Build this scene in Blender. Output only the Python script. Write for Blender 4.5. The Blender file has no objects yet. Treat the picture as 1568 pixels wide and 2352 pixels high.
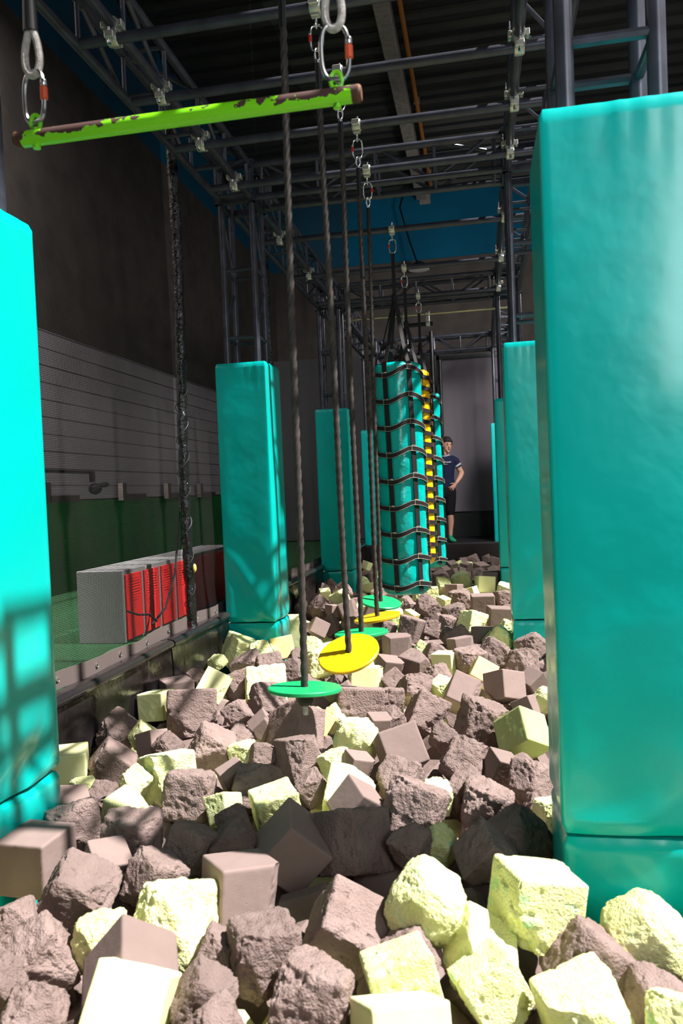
import bpy, math, random
from math import pi, sin, cos, radians, sqrt
from mathutils import Vector, Matrix, Euler, noise

# ------------------------------------------------------------------ camera, world, sun, exposure
# metres; the origin is at the photographer's eye, x to the right across the pit, y along it, z up
sc = bpy.context.scene
col = sc.collection
CAMR = ((0.98272747, 0.03603498, 0.18151637),
        (0.18031255, 0.034265, -0.98301236),
        (-0.04164249, 0.99876293, 0.0271756))
FPX = 1750.0
cam_d = bpy.data.cameras.new('camera'); cam = bpy.data.objects.new('camera', cam_d); col.objects.link(cam)
cam_d.sensor_fit = 'VERTICAL'; cam_d.sensor_height = 36.0; cam_d.lens = FPX / 2352 * 36.0
cam_d.clip_start = 0.05; cam_d.clip_end = 200
cam.matrix_world = Matrix(CAMR).to_4x4()
cam_d.dof.use_dof = True; cam_d.dof.focus_distance = 4.6; cam_d.dof.aperture_fstop = 4.5
sc.camera = cam
w = bpy.data.worlds.new('world'); sc.world = w; w.use_nodes = True
bg = w.node_tree.nodes['Background']; bg.inputs[0].default_value = (0.95, 0.98, 1.0, 1); bg.inputs[1].default_value = 0.36
sun_d = bpy.data.lights.new('sun', 'SUN'); sun = bpy.data.objects.new('sun', sun_d); col.objects.link(sun)
sun_d.energy = 13.0; sun_d.angle = radians(0.9); sun_d.color = (1.0, 0.96, 0.92)
SUN = Vector((0.53, -0.015, 0.85)).normalized()
sun.rotation_euler = SUN.to_track_quat('Z', 'Y').to_euler()
sun.location = (8, 3, 9)
def area(name, loc, target, size, size_y, power, color=(1, 1, 1), spread=None):
    d = bpy.data.lights.new(name, 'AREA'); d.shape = 'RECTANGLE'; d.size = size; d.size_y = size_y
    d.energy = power; d.color = color
    o = bpy.data.objects.new(name, d); col.objects.link(o); o.location = loc
    if spread: d.spread = radians(spread)
    o.rotation_euler = (Vector(loc) - Vector(target)).to_track_quat('Z', 'Y').to_euler()
    return o
area('aisle_fill_light', (-3.92, 2.7, 4.55), (-3.92, 2.7, 0), 0.3, 4.8, 1900, (1, 0.95, 0.93))  # added fill, out of view, to brighten the wall behind the net
area('far_fill_light', (1.3, 9.9, 2.7), (-.5, 13.0, 0.0), .9, .9, 180, (1, 0.96, 0.93))  # fill added out of view to brighten the man and screen
area('rear_fill_light', (2.3, -1.9, 2.0), (0.45, 6.0, 0.2), 1.6, 2.6, 34, (0.93, 0.98, 1.0), 75)  # fill added behind the camera to lift the right pad fronts
sc.view_settings.view_transform = 'Standard'; sc.view_settings.look = 'None'
sc.view_settings.gamma = 1.0; sc.view_settings.use_curve_mapping = False
sc.view_settings.exposure = 0.0
sc.cycles.max_bounces = 6; sc.cycles.transparent_max_bounces = 24; sc.cycles.use_denoising = True

# ------------------------------------------------------------------ helpers
def nz(v, s=1.0, o=0.0):
    return noise.noise(Vector((v[0]*s+o, v[1]*s+o*1.7, v[2]*s-o)))
def tag(o, label=None, cat=None, group=None, kind=None):
    if label: o['label'] = label
    if cat: o['category'] = cat
    if group: o['group'] = group
    if kind: o['kind'] = kind
    return o
def empty(name, loc, label, cat, group=None, rot=(0, 0, 0)):
    o = bpy.data.objects.new(name, None); col.objects.link(o); o.location = loc; o.rotation_euler = rot
    o.empty_display_size = 0.1
    return tag(o, label, cat, group)
def frame_of(d):
    d = Vector(d).normalized()
    a = Vector((0, 0, 1)) if abs(d.z) < 0.95 else Vector((1, 0, 0))
    u = a.cross(d).normalized(); v = d.cross(u)
    return u, v
class MB:
    def __init__(s): s.v = []; s.f = []
    def add(s, vs, fs):
        b = len(s.v); s.v += [tuple(x) for x in vs]; s.f += [tuple(i+b for i in f) for f in fs]; return s
    def box(s, c, d, rot=None, bev=0.0):
        hx, hy, hz = d[0]/2, d[1]/2, d[2]/2
        b = min(bev, hx*.9, hy*.9, hz*.9)
        vs = []; fs = []
        R = Euler(rot).to_matrix() if rot else None
        if b <= 0:
            for i in (-1, 1):
                for j in (-1, 1):
                    for k in (-1, 1): vs.append(Vector((i*hx, j*hy, k*hz)))
            fs = [(0,1,3,2), (4,6,7,5), (0,4,5,1), (2,3,7,6), (0,2,6,4), (1,5,7,3)]
        else:
            idx = {}
            for i in (-1, 1):
                for j in (-1, 1):
                    for k in (-1, 1):
                        for a in range(3):
                            p = [i*(hx-b), j*(hy-b), k*(hz-b)]
                            p[a] += (i, j, k)[a]*b
                            idx[(i, j, k, a)] = len(vs); vs.append(Vector(p))
            for i in (-1, 1):
                fs.append([idx[(i, j, k, 0)] for j, k in ((-1,-1), (1,-1), (1,1), (-1,1))])
                fs.append([idx[(j, i, k, 1)] for j, k in ((-1,-1), (1,-1), (1,1), (-1,1))])
                fs.append([idx[(j, k, i, 2)] for j, k in ((-1,-1), (1,-1), (1,1), (-1,1))])
            for i in (-1, 1):
                for j in (-1, 1):
                    fs.append([idx[(i,j,-1,0)], idx[(i,j,1,0)], idx[(i,j,1,1)], idx[(i,j,-1,1)]])
                    fs.append([idx[(i,-1,j,0)], idx[(i,1,j,0)], idx[(i,1,j,2)], idx[(i,-1,j,2)]])
                    fs.append([idx[(-1,i,j,1)], idx[(1,i,j,1)], idx[(1,i,j,2)], idx[(-1,i,j,2)]])
                    for k in (-1, 1):
                        fs.append([idx[(i,j,k,0)], idx[(i,j,k,1)], idx[(i,j,k,2)]])
        c = Vector(c)
        vs = [(R @ p if R else p) + c for p in vs]
        return s.add(vs, fs)
    def tube(s, p0, p1, r, n=12, r1=None, cap=True):
        p0, p1 = Vector(p0), Vector(p1); r1 = r if r1 is None else r1
        u, v = frame_of(p1-p0); vs = []; fs = []
        for p, q in ((p0, r), (p1, r1)):
            for i in range(n):
                a = 2*pi*i/n; vs.append(p + (u*cos(a)+v*sin(a))*q)
        for i in range(n): fs.append((i, (i+1) % n, n+(i+1) % n, n+i))
        if cap: fs += [tuple(range(n-1, -1, -1)), tuple(range(n, 2*n))]
        return s.add(vs, fs)
    def path(s, pts, r, n=8, closed=False, up=None):
        pts = [Vector(p) for p in pts]; m = len(pts); vs = []; fs = []; pu = None
        for i, p in enumerate(pts):
            if closed: d = pts[(i+1) % m]-pts[i-1]
            else: d = pts[min(i+1, m-1)]-pts[max(i-1, 0)]
            d.normalize()
            if pu is None: pu = frame_of(d)[0]
            pu = (pu - d*pu.dot(d)).normalized(); v = d.cross(pu)
            q = r(i/(m-1)) if callable(r) else r
            for k in range(n):
                a = 2*pi*k/n; vs.append(p+(pu*cos(a)+v*sin(a))*q)
        for i in range(m if closed else m-1):
            j = (i+1) % m
            for k in range(n): fs.append((i*n+k, i*n+(k+1) % n, j*n+(k+1) % n, j*n+k))
        if not closed: fs += [tuple(range(n-1, -1, -1)), tuple(range((m-1)*n, m*n))]
        return s.add(vs, fs)
    def ribbon(s, pts, wvec, width, th, closed=False):
        # pts centres, wvec width directions (one or list), thickness along the third axis
        pts = [Vector(p) for p in pts]; m = len(pts); vs = []; fs = []
        for i, p in enumerate(pts):
            if closed: d = pts[(i+1) % m]-pts[i-1]
            else: d = pts[min(i+1, m-1)]-pts[max(i-1, 0)]
            d.normalize()
            wv = Vector(wvec[i] if isinstance(wvec, list) else wvec); wv = (wv-d*wv.dot(d)).normalized()
            nn = d.cross(wv)
            for a, b in ((-1,-1), (1,-1), (1,1), (-1,1)): vs.append(p+wv*a*width/2+nn*b*th/2)
        for i in range(m if closed else m-1):
            j = (i+1) % m
            for k in range(4): fs.append((i*4+k, i*4+(k+1) % 4, j*4+(k+1) % 4, j*4+k))
        if not closed: fs += [(3,2,1,0), tuple(range((m-1)*4, m*4))]
        return s.add(vs, fs)
    def lathe(s, prof, n=24, c=(0,0,0), mat=None):
        vs = []; fs = []; m = len(prof); c = Vector(c)
        for r, z in prof:
            for i in range(n):
                a = 2*pi*i/n; p = Vector((r*cos(a), r*sin(a), z))
                vs.append((mat @ p if mat else p)+c)
        for j in range(m-1):
            for i in range(n): fs.append((j*n+i, j*n+(i+1) % n, (j+1)*n+(i+1) % n, (j+1)*n+i))
        fs += [tuple(range(n-1, -1, -1)), tuple(range((m-1)*n, m*n))]
        return s.add(vs, fs)
    def ell(s, c, r, n=16, m=10, rot=None):
        vs = []; fs = []; c = Vector(c); R = Euler(rot).to_matrix() if rot else Matrix.Identity(3)
        for j in range(1, m):
            t = pi*j/m
            for i in range(n):
                a = 2*pi*i/n; vs.append(R @ Vector((r[0]*sin(t)*cos(a), r[1]*sin(t)*sin(a), r[2]*cos(t)))+c)
        vs.append(R @ Vector((0,0,r[2]))+c); vs.append(R @ Vector((0,0,-r[2]))+c)
        for j in range(m-2):
            for i in range(n): fs.append((j*n+i, (j+1)*n+i, (j+1)*n+(i+1) % n, j*n+(i+1) % n))
        T = len(vs)-2
        for i in range(n):
            fs.append((T, i, (i+1) % n)); fs.append((T+1, (m-2)*n+(i+1) % n, (m-2)*n+i))
        return s.add(vs, fs)
    def mesh(s, name, off=None):
        me = bpy.data.meshes.new(name)
        vs = s.v if off is None else [(a-off[0], b-off[1], c-off[2]) for a, b, c in s.v]
        me.from_pydata(vs, [], s.f); me.update(); return me
    def build(s, name, mat, parent=None, local=False, smooth=35, loc=None):
        off = None
        if parent is not None and not local: off = parent.location
        elif loc is not None: off = loc
        me = s.mesh(name, off); me.materials.append(mat)
        if smooth:
            me.polygons.foreach_set('use_smooth', [True]*len(me.polygons))
            me.set_sharp_from_angle(angle=radians(smooth))
        o = bpy.data.objects.new(name, me); col.objects.link(o)
        if parent is not None:
            o.parent = parent
            if not local and parent.parent is not None: pass
        elif loc is not None: o.location = loc
        return o
def struct(o, label=None):
    o['kind'] = 'structure'
    if label: o['label'] = label
    return o
def copy_tree(o, parent=None):
    c = o.copy(); col.objects.link(c)
    if parent is not None: c.parent = parent
    for ch in [x for x in o.children]: copy_tree(ch, c)
    return c

# ------------------------------------------------------------------ materials
def mat(name, base, rough=0.6, metal=0.0, spec=0.5, bump=None, var=None, coat=0.0, sheen=0.0):
    m = bpy.data.materials.new(name); m.use_nodes = True; nt = m.node_tree; b = nt.nodes['Principled BSDF']
    b.inputs['Base Color'].default_value = (*base, 1); b.inputs['Roughness'].default_value = rough
    b.inputs['Metallic'].default_value = metal; b.inputs['Specular IOR Level'].default_value = spec
    b.inputs['Coat Weight'].default_value = coat; b.inputs['Coat Roughness'].default_value = .12
    tc = nt.nodes.new('ShaderNodeTexCoord')
    if var:   # (scale, colour2, lo, hi)
        n = nt.nodes.new('ShaderNodeTexNoise'); n.inputs['Scale'].default_value = var[0]; n.inputs['Detail'].default_value = 5
        r = nt.nodes.new('ShaderNodeValToRGB'); r.color_ramp.elements[0].position = var[2]; r.color_ramp.elements[1].position = var[3]
        r.color_ramp.elements[0].color = (*base, 1); r.color_ramp.elements[1].color = (*var[1], 1)
        nt.links.new(tc.outputs['Object'], n.inputs['Vector']); nt.links.new(n.outputs['Fac'], r.inputs['Fac'])
        nt.links.new(r.outputs['Color'], b.inputs['Base Color'])
    if bump:  # list of (scale, strength, distance)
        prev = None
        for sc_, st, di in bump:
            n = nt.nodes.new('ShaderNodeTexNoise'); n.inputs['Scale'].default_value = sc_; n.inputs['Detail'].default_value = 4
            k = nt.nodes.new('ShaderNodeBump'); k.inputs['Strength'].default_value = st; k.inputs['Distance'].default_value = di
            nt.links.new(tc.outputs['Object'], n.inputs['Vector']); nt.links.new(n.outputs['Fac'], k.inputs['Height'])
            if prev: nt.links.new(prev.outputs['Normal'], k.inputs['Normal'])
            prev = k
        nt.links.new(prev.outputs['Normal'], b.inputs['Normal'])
    return m
TEAL = mat('teal_vinyl', (0.0, 0.43, 0.40), 0.27, 0, 0.25, [(4, 0.18, 0.02), (1.6, 0.25, 0.04)], (3.0, (0.0, 0.48, 0.45), 0.3, 0.7), coat=.18)
BAGT = mat('teal_bag_vinyl', (0.0, 0.42, 0.38), 0.28, 0, 0.5, [(9, 0.5, 0.02), (3, 0.4, 0.05)])
BAGY = mat('yellow_bag_vinyl', (0.95, 0.53, 0.01), 0.3, 0, 0.5, [(9, 0.5, 0.02)])
TRUSS = mat('grey_painted_steel', (0.068, 0.072, 0.098), 0.32, 0.3, 0.5, [(60, 0.1, 0.002)], (9, (0.035, 0.037, 0.05), 0.35, 0.7))
BLACKM = mat('black_steel', (0.010, 0.010, 0.013), 0.35, 0.1)
ALU = mat('cast_aluminium', (0.62, 0.62, 0.55), 0.38, 0.75, 0.5, [(70, 0.2, 0.001)])
CHROME = mat('bright_steel', (0.75, 0.75, 0.76), 0.22, 1.0)
GALV = mat('galvanised_pipe', (0.62, 0.55, 0.36), 0.35, 0.8)
ROPE = mat('black_rope_fibre', (0.034, 0.026, 0.023), 0.75, 0, 0.4, [(500, 0.6, 0.002)], (25, (0.065, 0.05, 0.044), 0.4, 0.75))
SLEEVE = mat('black_shrink_sleeve', (0.012, 0.012, 0.013), 0.3)
GREYROPE = mat('grey_braided_rope', (0.42, 0.38, 0.36), 0.85, 0, 0.2, [(300, 0.8, 0.003)], (60, (0.62, 0.58, 0.55), 0.4, 0.6))
RED = mat('red_gate_sleeve', (0.62, 0.03, 0.02), 0.35)
ORANGE = mat('orange_red_sleeve', (0.80, 0.10, 0.03), 0.4)
WEB = mat('black_webbing', (0.014, 0.011, 0.012), 0.7, 0, 0.3, [(260, 0.5, 0.002)])
STITCH = mat('cream_thread', (0.62, 0.55, 0.42), 0.8)
OSTITCH = mat('orange_thread', (0.85, 0.16, 0.03), 0.8)
DGREEN = mat('green_plastic', (0.012, 0.36, 0.12), 0.33, 0, 0.5)
DYELL = mat('yellow_plastic', (0.62, 0.38, 0.006), 0.33, 0, 0.5)
RUBBER = mat('black_rubber', (0.008, 0.008, 0.009), 0.5)
MATV = mat('black_vinyl', (0.014, 0.012, 0.014), 0.20, 0, 0.6, [(5, 0.5, 0.02), (14, 0.2, 0.01)], (2.0, (0.024, 0.020, 0.018), 0.4, 0.7))
POLEV = mat('black_shiny_sleeve', (0.008, 0.008, 0.009), 0.16, 0, 0.7, [(22, 0.9, 0.02), (60, 0.4, 0.01)])
HEM = mat('grey_hem_tape', (0.11, 0.085, 0.08), 0.75, 0, 0.3, [(120, 0.3, 0.002)])
CORD = mat('black_lacing_cord', (0.02, 0.018, 0.018), 0.6)
CONC = mat('pale_concrete', (0.30, 0.27, 0.24), 0.9, 0, 0.2, [(30, 0.3, 0.01)], (12, (0.20, 0.18, 0.16), 0.4, 0.7))
OPIPE = mat('orange_pipe', (0.42, 0.15, 0.02), 0.5)
BLUEW = mat('blue_painted_wall', (0.0, 0.115, 0.22), 0.8, 0, 0.2, [(8, 0.2, 0.01)], (1.2, (0.0, 0.09, 0.175), 0.35, 0.7))
DARKW = mat('dark_grey_wall', (0.10, 0.085, 0.075), 0.9, 0, 0.2, None, (3, (0.07, 0.06, 0.055), 0.4, 0.7))
GREENW = mat('green_wall_paint', (0.015, 0.17, 0.04), 0.8, 0, 0.2, None, (1.5, (0.012, 0.12, 0.03), 0.4, 0.7))
BLACKW = mat('black_panel', (0.012, 0.011, 0.014), 0.5)
GREYP = mat('grey_screen_fabric', (0.19, 0.165, 0.19), 0.85, 0, 0.2, [(90, 0.2, 0.003)])
LOCKG = mat('light_grey_locker_steel', (0.27, 0.27, 0.27), 0.5)
LOCKR = mat('red_locker_door', (0.75, 0.03, 0.03), 0.45)
FLOORM = mat('pit_floor', (0.02, 0.018, 0.018), 0.9)
HALLF = mat('hall_floor_green', (0.010, 0.065, 0.018), 0.7)
SKIN = mat('skin', (0.62, 0.33, 0.24), 0.5, 0, 0.4)
HAIR = mat('dark_brown_hair', (0.018, 0.011, 0.009), 0.6, 0, 0.4, [(120, 0.8, 0.005)])
NAVY = mat('navy_cotton', (0.012, 0.016, 0.045), 0.85, 0, 0.2, [(14, 0.4, 0.02)])
LGREY = mat('light_grey_cotton', (0.45, 0.45, 0.50), 0.85)
BLACKC = mat('black_cotton', (0.006, 0.006, 0.008), 0.85, 0, 0.2, [(12, 0.4, 0.02)])
SOCK = mat('green_sock', (0.01, 0.30, 0.14), 0.85)
WHITE = mat('white_print', (0.72, 0.72, 0.76), 0.8)
LIPS = mat('lips', (0.42, 0.13, 0.11), 0.5)
EYEM = mat('eye_dark', (0.03, 0.02, 0.02), 0.3)

def nodes_of(m): return m.node_tree.nodes, m.node_tree.links
def ceiling_mat():
    m = mat('corrugated_roof_steel', (0.03, 0.032, 0.03), 0.5, 0.3)
    N, L = nodes_of(m); b = N['Principled BSDF']; tc = N.new('ShaderNodeTexCoord')
    n = N.new('ShaderNodeTexNoise'); n.inputs['Scale'].default_value = 1.3; n.inputs['Detail'].default_value = 6
    mp = N.new('ShaderNodeMapping'); mp.inputs['Scale'].default_value = (0.5, 3, 1)
    r = N.new('ShaderNodeValToRGB'); e = r.color_ramp.elements; e[0].position = .35; e[0].color = (.010, .011, .010, 1); e[1].position = .75; e[1].color = (.05, .048, .040, 1)
    L.new(tc.outputs['Object'], mp.inputs[0]); L.new(mp.outputs[0], n.inputs['Vector']); L.new(n.outputs['Fac'], r.inputs[0]); L.new(r.outputs[0], b.inputs['Base Color'])
    return m
ROOFM = ceiling_mat()
def plank_mat():
    # pale cladding boards with thin dark joints; the colour belongs to the boards
    m = mat('grey_cladding_boards', (0.30, 0.27, 0.29), 0.8, 0, 0.2)
    N, L = nodes_of(m); b = N['Principled BSDF']; tc = N.new('ShaderNodeTexCoord'); sp = N.new('ShaderNodeSeparateXYZ')
    L.new(tc.outputs['Object'], sp.inputs[0])
    d = N.new('ShaderNodeMath'); d.operation = 'DIVIDE'; d.inputs[1].default_value = 0.17; L.new(sp.outputs['Z'], d.inputs[0])
    f = N.new('ShaderNodeMath'); f.operation = 'FRACT'; L.new(d.outputs[0], f.inputs[0])
    g = N.new('ShaderNodeMath'); g.operation = 'GREATER_THAN'; g.inputs[1].default_value = 0.07; L.new(f.outputs[0], g.inputs[0])
    mx = N.new('ShaderNodeMix'); mx.data_type = 'RGBA'; L.new(g.outputs[0], mx.inputs[0])
    mx.inputs[6].default_value = (.09, .08, .085, 1)
    n = N.new('ShaderNodeTexNoise'); n.inputs['Scale'].default_value = 0.9; n.inputs['Detail'].default_value = 5
    r = N.new('ShaderNodeValToRGB'); e = r.color_ramp.elements; e[0].position = .35; e[0].color = (.33, .29, .32, 1); e[1].position = .7; e[1].color = (.44, .40, .43, 1)
    L.new(tc.outputs['Object'], n.inputs['Vector']); L.new(n.outputs['Fac'], r.inputs[0]); L.new(r.outputs[0], mx.inputs[7]); L.new(mx.outputs[2], b.inputs['Base Color'])
    return m
PLANK = plank_mat()
def net_mat():
    m = bpy.data.materials.new('black_safety_mesh'); m.use_nodes = True; N, L = nodes_of(m); b = N['Principled BSDF']; out = N['Material Output']
    b.inputs['Roughness'].default_value = 0.75; b.inputs['Specular IOR Level'].default_value = 0.08
    tc = N.new('ShaderNodeTexCoord'); sp = N.new('ShaderNodeSeparateXYZ'); L.new(tc.outputs['Object'], sp.inputs[0])
    def hole(src, p, t):
        a = N.new('ShaderNodeMath'); a.operation = 'MULTIPLY'; a.inputs[1].default_value = 1/p; L.new(src, a.inputs[0])
        f = N.new('ShaderNodeMath'); f.operation = 'FRACT'; L.new(a.outputs[0], f.inputs[0])
        g = N.new('ShaderNodeMath'); g.operation = 'GREATER_THAN'; g.inputs[1].default_value = t; L.new(f.outputs[0], g.inputs[0])
        return g.outputs[0]
    h1 = hole(sp.outputs['Y'], 0.0085, 0.24); h2 = hole(sp.outputs['Z'], 0.0085, 0.24)
    mu = N.new('ShaderNodeMath'); mu.operation = 'MULTIPLY'; L.new(h1, mu.inputs[0]); L.new(h2, mu.inputs[1])
    # worn, dusty streaks in the mesh: threads thicker in places
    n = N.new('ShaderNodeTexNoise'); n.inputs['Scale'].default_value = 2.2; n.inputs['Detail'].default_value = 4; n.inputs['Distortion'].default_value = 0.6
    mp = N.new('ShaderNodeMapping'); mp.inputs['Scale'].default_value = (1, 1.6, 0.45); L.new(tc.outputs['Object'], mp.inputs[0]); L.new(mp.outputs[0], n.inputs['Vector'])
    r = N.new('ShaderNodeMapRange'); r.inputs[1].default_value = 0.35; r.inputs[2].default_value = 0.7; r.inputs[3].default_value = 1.0; r.inputs[4].default_value = 0.78
    L.new(n.outputs['Fac'], r.inputs[0])
    m2 = N.new('ShaderNodeMath'); m2.operation = 'MULTIPLY'; L.new(mu.outputs[0], m2.inputs[0]); L.new(r.outputs[0], m2.inputs[1])
    cr = N.new('ShaderNodeValToRGB'); e = cr.color_ramp.elements; e[0].position = .3; e[0].color = (.004, .0035, .0035, 1); e[1].position = .75; e[1].color = (.012, .010, .0095, 1)
    L.new(n.outputs['Fac'], cr.inputs[0]); L.new(cr.outputs[0], b.inputs['Base Color'])
    tr = N.new('ShaderNodeBsdfTransparent'); ms = N.new('ShaderNodeMixShader')
    L.new(m2.outputs[0], ms.inputs[0]); L.new(b.outputs[0], ms.inputs[1]); L.new(tr.outputs[0], ms.inputs[2]); L.new(ms.outputs[0], out.inputs['Surface'])
    return m
NET = net_mat()
def foam_mat(name, c1, c2, spot=None, clean=False):
    m = bpy.data.materials.new(name); m.use_nodes = True; N, L = nodes_of(m); b = N['Principled BSDF']
    b.inputs['Roughness'].default_value = 0.95; b.inputs['Specular IOR Level'].default_value = 0.15
    tc = N.new('ShaderNodeTexCoord'); oi = N.new('ShaderNodeObjectInfo')
    ad = N.new('ShaderNodeVectorMath'); ad.operation = 'ADD'; L.new(tc.outputs['Object'], ad.inputs[0])
    sc_ = N.new('ShaderNodeVectorMath'); sc_.operation = 'SCALE'; sc_.inputs['Scale'].default_value = 7.0
    cx = N.new('ShaderNodeCombineXYZ'); L.new(oi.outputs['Random'], cx.inputs[0]); L.new(oi.outputs['Random'], cx.inputs[1]); L.new(cx.outputs[0], sc_.inputs[0]); L.new(sc_.outputs[0], ad.inputs[1])
    n = N.new('ShaderNodeTexNoise'); n.inputs['Scale'].default_value = 2.5; n.inputs['Detail'].default_value = 4; L.new(ad.outputs[0], n.inputs['Vector'])
    r = N.new('ShaderNodeValToRGB'); e = r.color_ramp.elements; e[0].position = .35; e[0].color = (*c1, 1); e[1].position = .65; e[1].color = (*c2, 1)
    L.new(n.outputs['Fac'], r.inputs[0])
    src = r.outputs[0]
    if spot:
        v = N.new('ShaderNodeTexNoise'); v.inputs['Scale'].default_value = 3.4; v.inputs['Detail'].default_value = 3; L.new(ad.outputs[0], v.inputs['Vector'])
        q = N.new('ShaderNodeMapRange'); q.inputs[1].default_value = .60; q.inputs[2].default_value = .68; L.new(v.outputs['Fac'], q.inputs[0])
        mx = N.new('ShaderNodeMix'); mx.data_type = 'RGBA'; L.new(q.outputs[0], mx.inputs[0]); L.new(src, mx.inputs[6]); mx.inputs[7].default_value = (*spot, 1); src = mx.outputs[2]
    hv = N.new('ShaderNodeHueSaturation'); vr = N.new('ShaderNodeMapRange'); vr.inputs[3].default_value = .82; vr.inputs[4].default_value = 1.12
    L.new(oi.outputs['Random'], vr.inputs[0]); L.new(vr.outputs[0], hv.inputs['Value']); L.new(src, hv.inputs['Color']); L.new(hv.outputs[0], b.inputs['Base Color'])
    n1 = N.new('ShaderNodeTexNoise'); n1.inputs['Scale'].default_value = 85 if clean else 26; n1.inputs['Detail'].default_value = 3; L.new(ad.outputs[0], n1.inputs['Vector'])
    b1 = N.new('ShaderNodeBump'); b1.inputs['Strength'].default_value = .35 if clean else .8; b1.inputs['Distance'].default_value = .003 if clean else .010; L.new(n1.outputs['Fac'], b1.inputs['Height'])
    vo = N.new('ShaderNodeTexVoronoi'); vo.inputs['Scale'].default_value = 7 if clean else 12; L.new(ad.outputs[0], vo.inputs['Vector'])
    vm = N.new('ShaderNodeMapRange'); vm.inputs[1].default_value = .03; vm.inputs[2].default_value = .09 if clean else .15; L.new(vo.outputs['Distance'], vm.inputs[0])
    b2 = N.new('ShaderNodeBump'); b2.inputs['Strength'].default_value = .35; b2.inputs['Distance'].default_value = .008; L.new(vm.outputs[0], b2.inputs['Height']); L.new(b1.outputs[0], b2.inputs['Normal'])
    L.new(b2.outputs[0], b.inputs['Normal'])
    return m
FOAM = {'d': foam_mat('dark_grey_foam', (0.215, 0.155, 0.140), (0.26, 0.192, 0.175)),
        'p': foam_mat('pale_lime_foam', (0.76, 0.78, 0.34), (0.82, 0.84, 0.46), (0.52, 0.76, 0.40)),
        'g': foam_mat('pale_green_foam', (0.50, 0.60, 0.24), (0.56, 0.66, 0.30)),
        'y': foam_mat('straw_yellow_foam', (0.82, 0.66, 0.26), (0.86, 0.72, 0.34))}

CLEAN = {'d': foam_mat('smooth_dark_grey_foam', (0.235, 0.172, 0.157), (0.25, 0.184, 0.168), None, True),
        'p': foam_mat('smooth_pale_lime_foam', (0.80, 0.81, 0.42), (0.82, 0.83, 0.46), None, True),
        'g': foam_mat('smooth_pale_green_foam', (0.50, 0.60, 0.24), (0.54, 0.64, 0.28), None, True),
        'y': foam_mat('smooth_straw_yellow_foam', (0.82, 0.66, 0.26), (0.86, 0.72, 0.34), None, True)}

# ------------------------------------------------------------------ the hall: floor, walls, ceiling
FL = -0.92       # hall floor and platforms
PF = -1.62       # pit floor
struct(MB().box((0.4, 5.4, PF-.05), (5.6, 15.0, .1)).build('floor', FLOORM))
struct(MB().box((-3.2, 7.5, FL-.05), (2.3, 19, .1)).build('floor_hall', HALLF))
struct(MB().box((-0.3, 14.3, FL-.35), (3.3, 3.5, .7), bev=.02).build('floor_platform', BLACKW))
XL = -4.2; YB = 16.0; ZC = 6.15
struct(MB().box((XL-.05, 7.5, (FL+.02)/2), (.1, 19, .96)).build('wall_left', GREENW))
struct(MB().box((XL-.05, 7.5, .87), (.1, 19, 1.70)).build('trim_1', PLANK))
struct(MB().box((XL-.05, 7.5, 3.2), (.1, 19, 2.96)).build('trim_2', DARKW))
struct(MB().box((XL-.05, 7.5, 5.45), (.1, 19, 1.54)).build('trim_3', BLUEW))
struct(MB().box((0.6, YB+.05, 1.9), (9.8, .1, 5.64)).build('wall_back', DARKW))
struct(MB().box((0.6, YB+.04, 5.45), (9.8, .12, 1.46)).build('trim_4', BLUEW))
struct(MB().box((0.9, -4.65, 2.3), (10.5, .1, 7.8)).build('wall_rear', DARKW))
for ya, yb, za, zb in ((12, 16, 3.0, 6.2), (-4.6, 16, PF, 1.5), (4.5, 16, 1.5, 3.0)):
    struct(MB().box((6.1, (ya+yb)/2, (za+zb)/2), (.1, yb-ya, zb-za)).build('wall_right', DARKW))
# corrugated roof deck
b = MB(); ny = 540; y0 = -4.6; y1 = YB; xs = [-4.3, -2, 0, 1.5, 2.4, 4, 6.1]
prof = []
per = 0.33
for i in range(ny+1):
    y = y0+(y1-y0)*i/ny; t = (y/per) % 1
    h = 0 if t < .38 else ((t-.38)/.12 if t < .5 else (1 if t < .88 else (1-t)/.12))
    prof.append((y, ZC+.075*h))
vs = [(x, y, z) for x in xs for y, z in prof]; fs = []
for a in range(len(xs)-1):
    for i in range(ny):
        # unseen openings cut so the sun reaches the pit, pads and lockers
        if (xs[a] >= 1.5 and prof[i][0] < 5.6) or (xs[a] >= 2.4 and prof[i][0] < 8.7): continue
        fs.append((a*(ny+1)+i, (a+1)*(ny+1)+i, (a+1)*(ny+1)+i+1, a*(ny+1)+i+1))
b.add(vs, fs); b.add([(x, y, z+.12) for x, y, z in vs], [f[::-1] for f in fs])
struct(b.build('ceiling', ROOFM, smooth=0))
struct(MB().box((-1.0, 7.2, ZC-.12), (.20, 17.4, .24), bev=.01).build('trim_5', CONC))
# trusses of the roof are not in view; the orange pipe beside the concrete beam is
t = empty('roof_pipe', (-.78, 7.2, ZC-.1), 'thin orange pipe running along the pale concrete roof beam', 'pipe')
MB().tube((-.78, -1.2, ZC-.10), (-.78, 15.9, ZC-.10), .032, 10).build('pipe', OPIPE, t)
b = MB()
for k in range(6): b.box((-.78, 1.0+k*2.8, ZC-.07), (.09, .04, .09))
b.build('pipe_bracket', ALU, t)
o = MB().box((-.93, YB-.02, 5.95), (.22, .04, .22)).build('wall_plate', CONC, loc=(-.93, YB-.02, 5.95))
tag(o, 'small pale plate on the blue wall under the end of the roof beam', 'plate')
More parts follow.
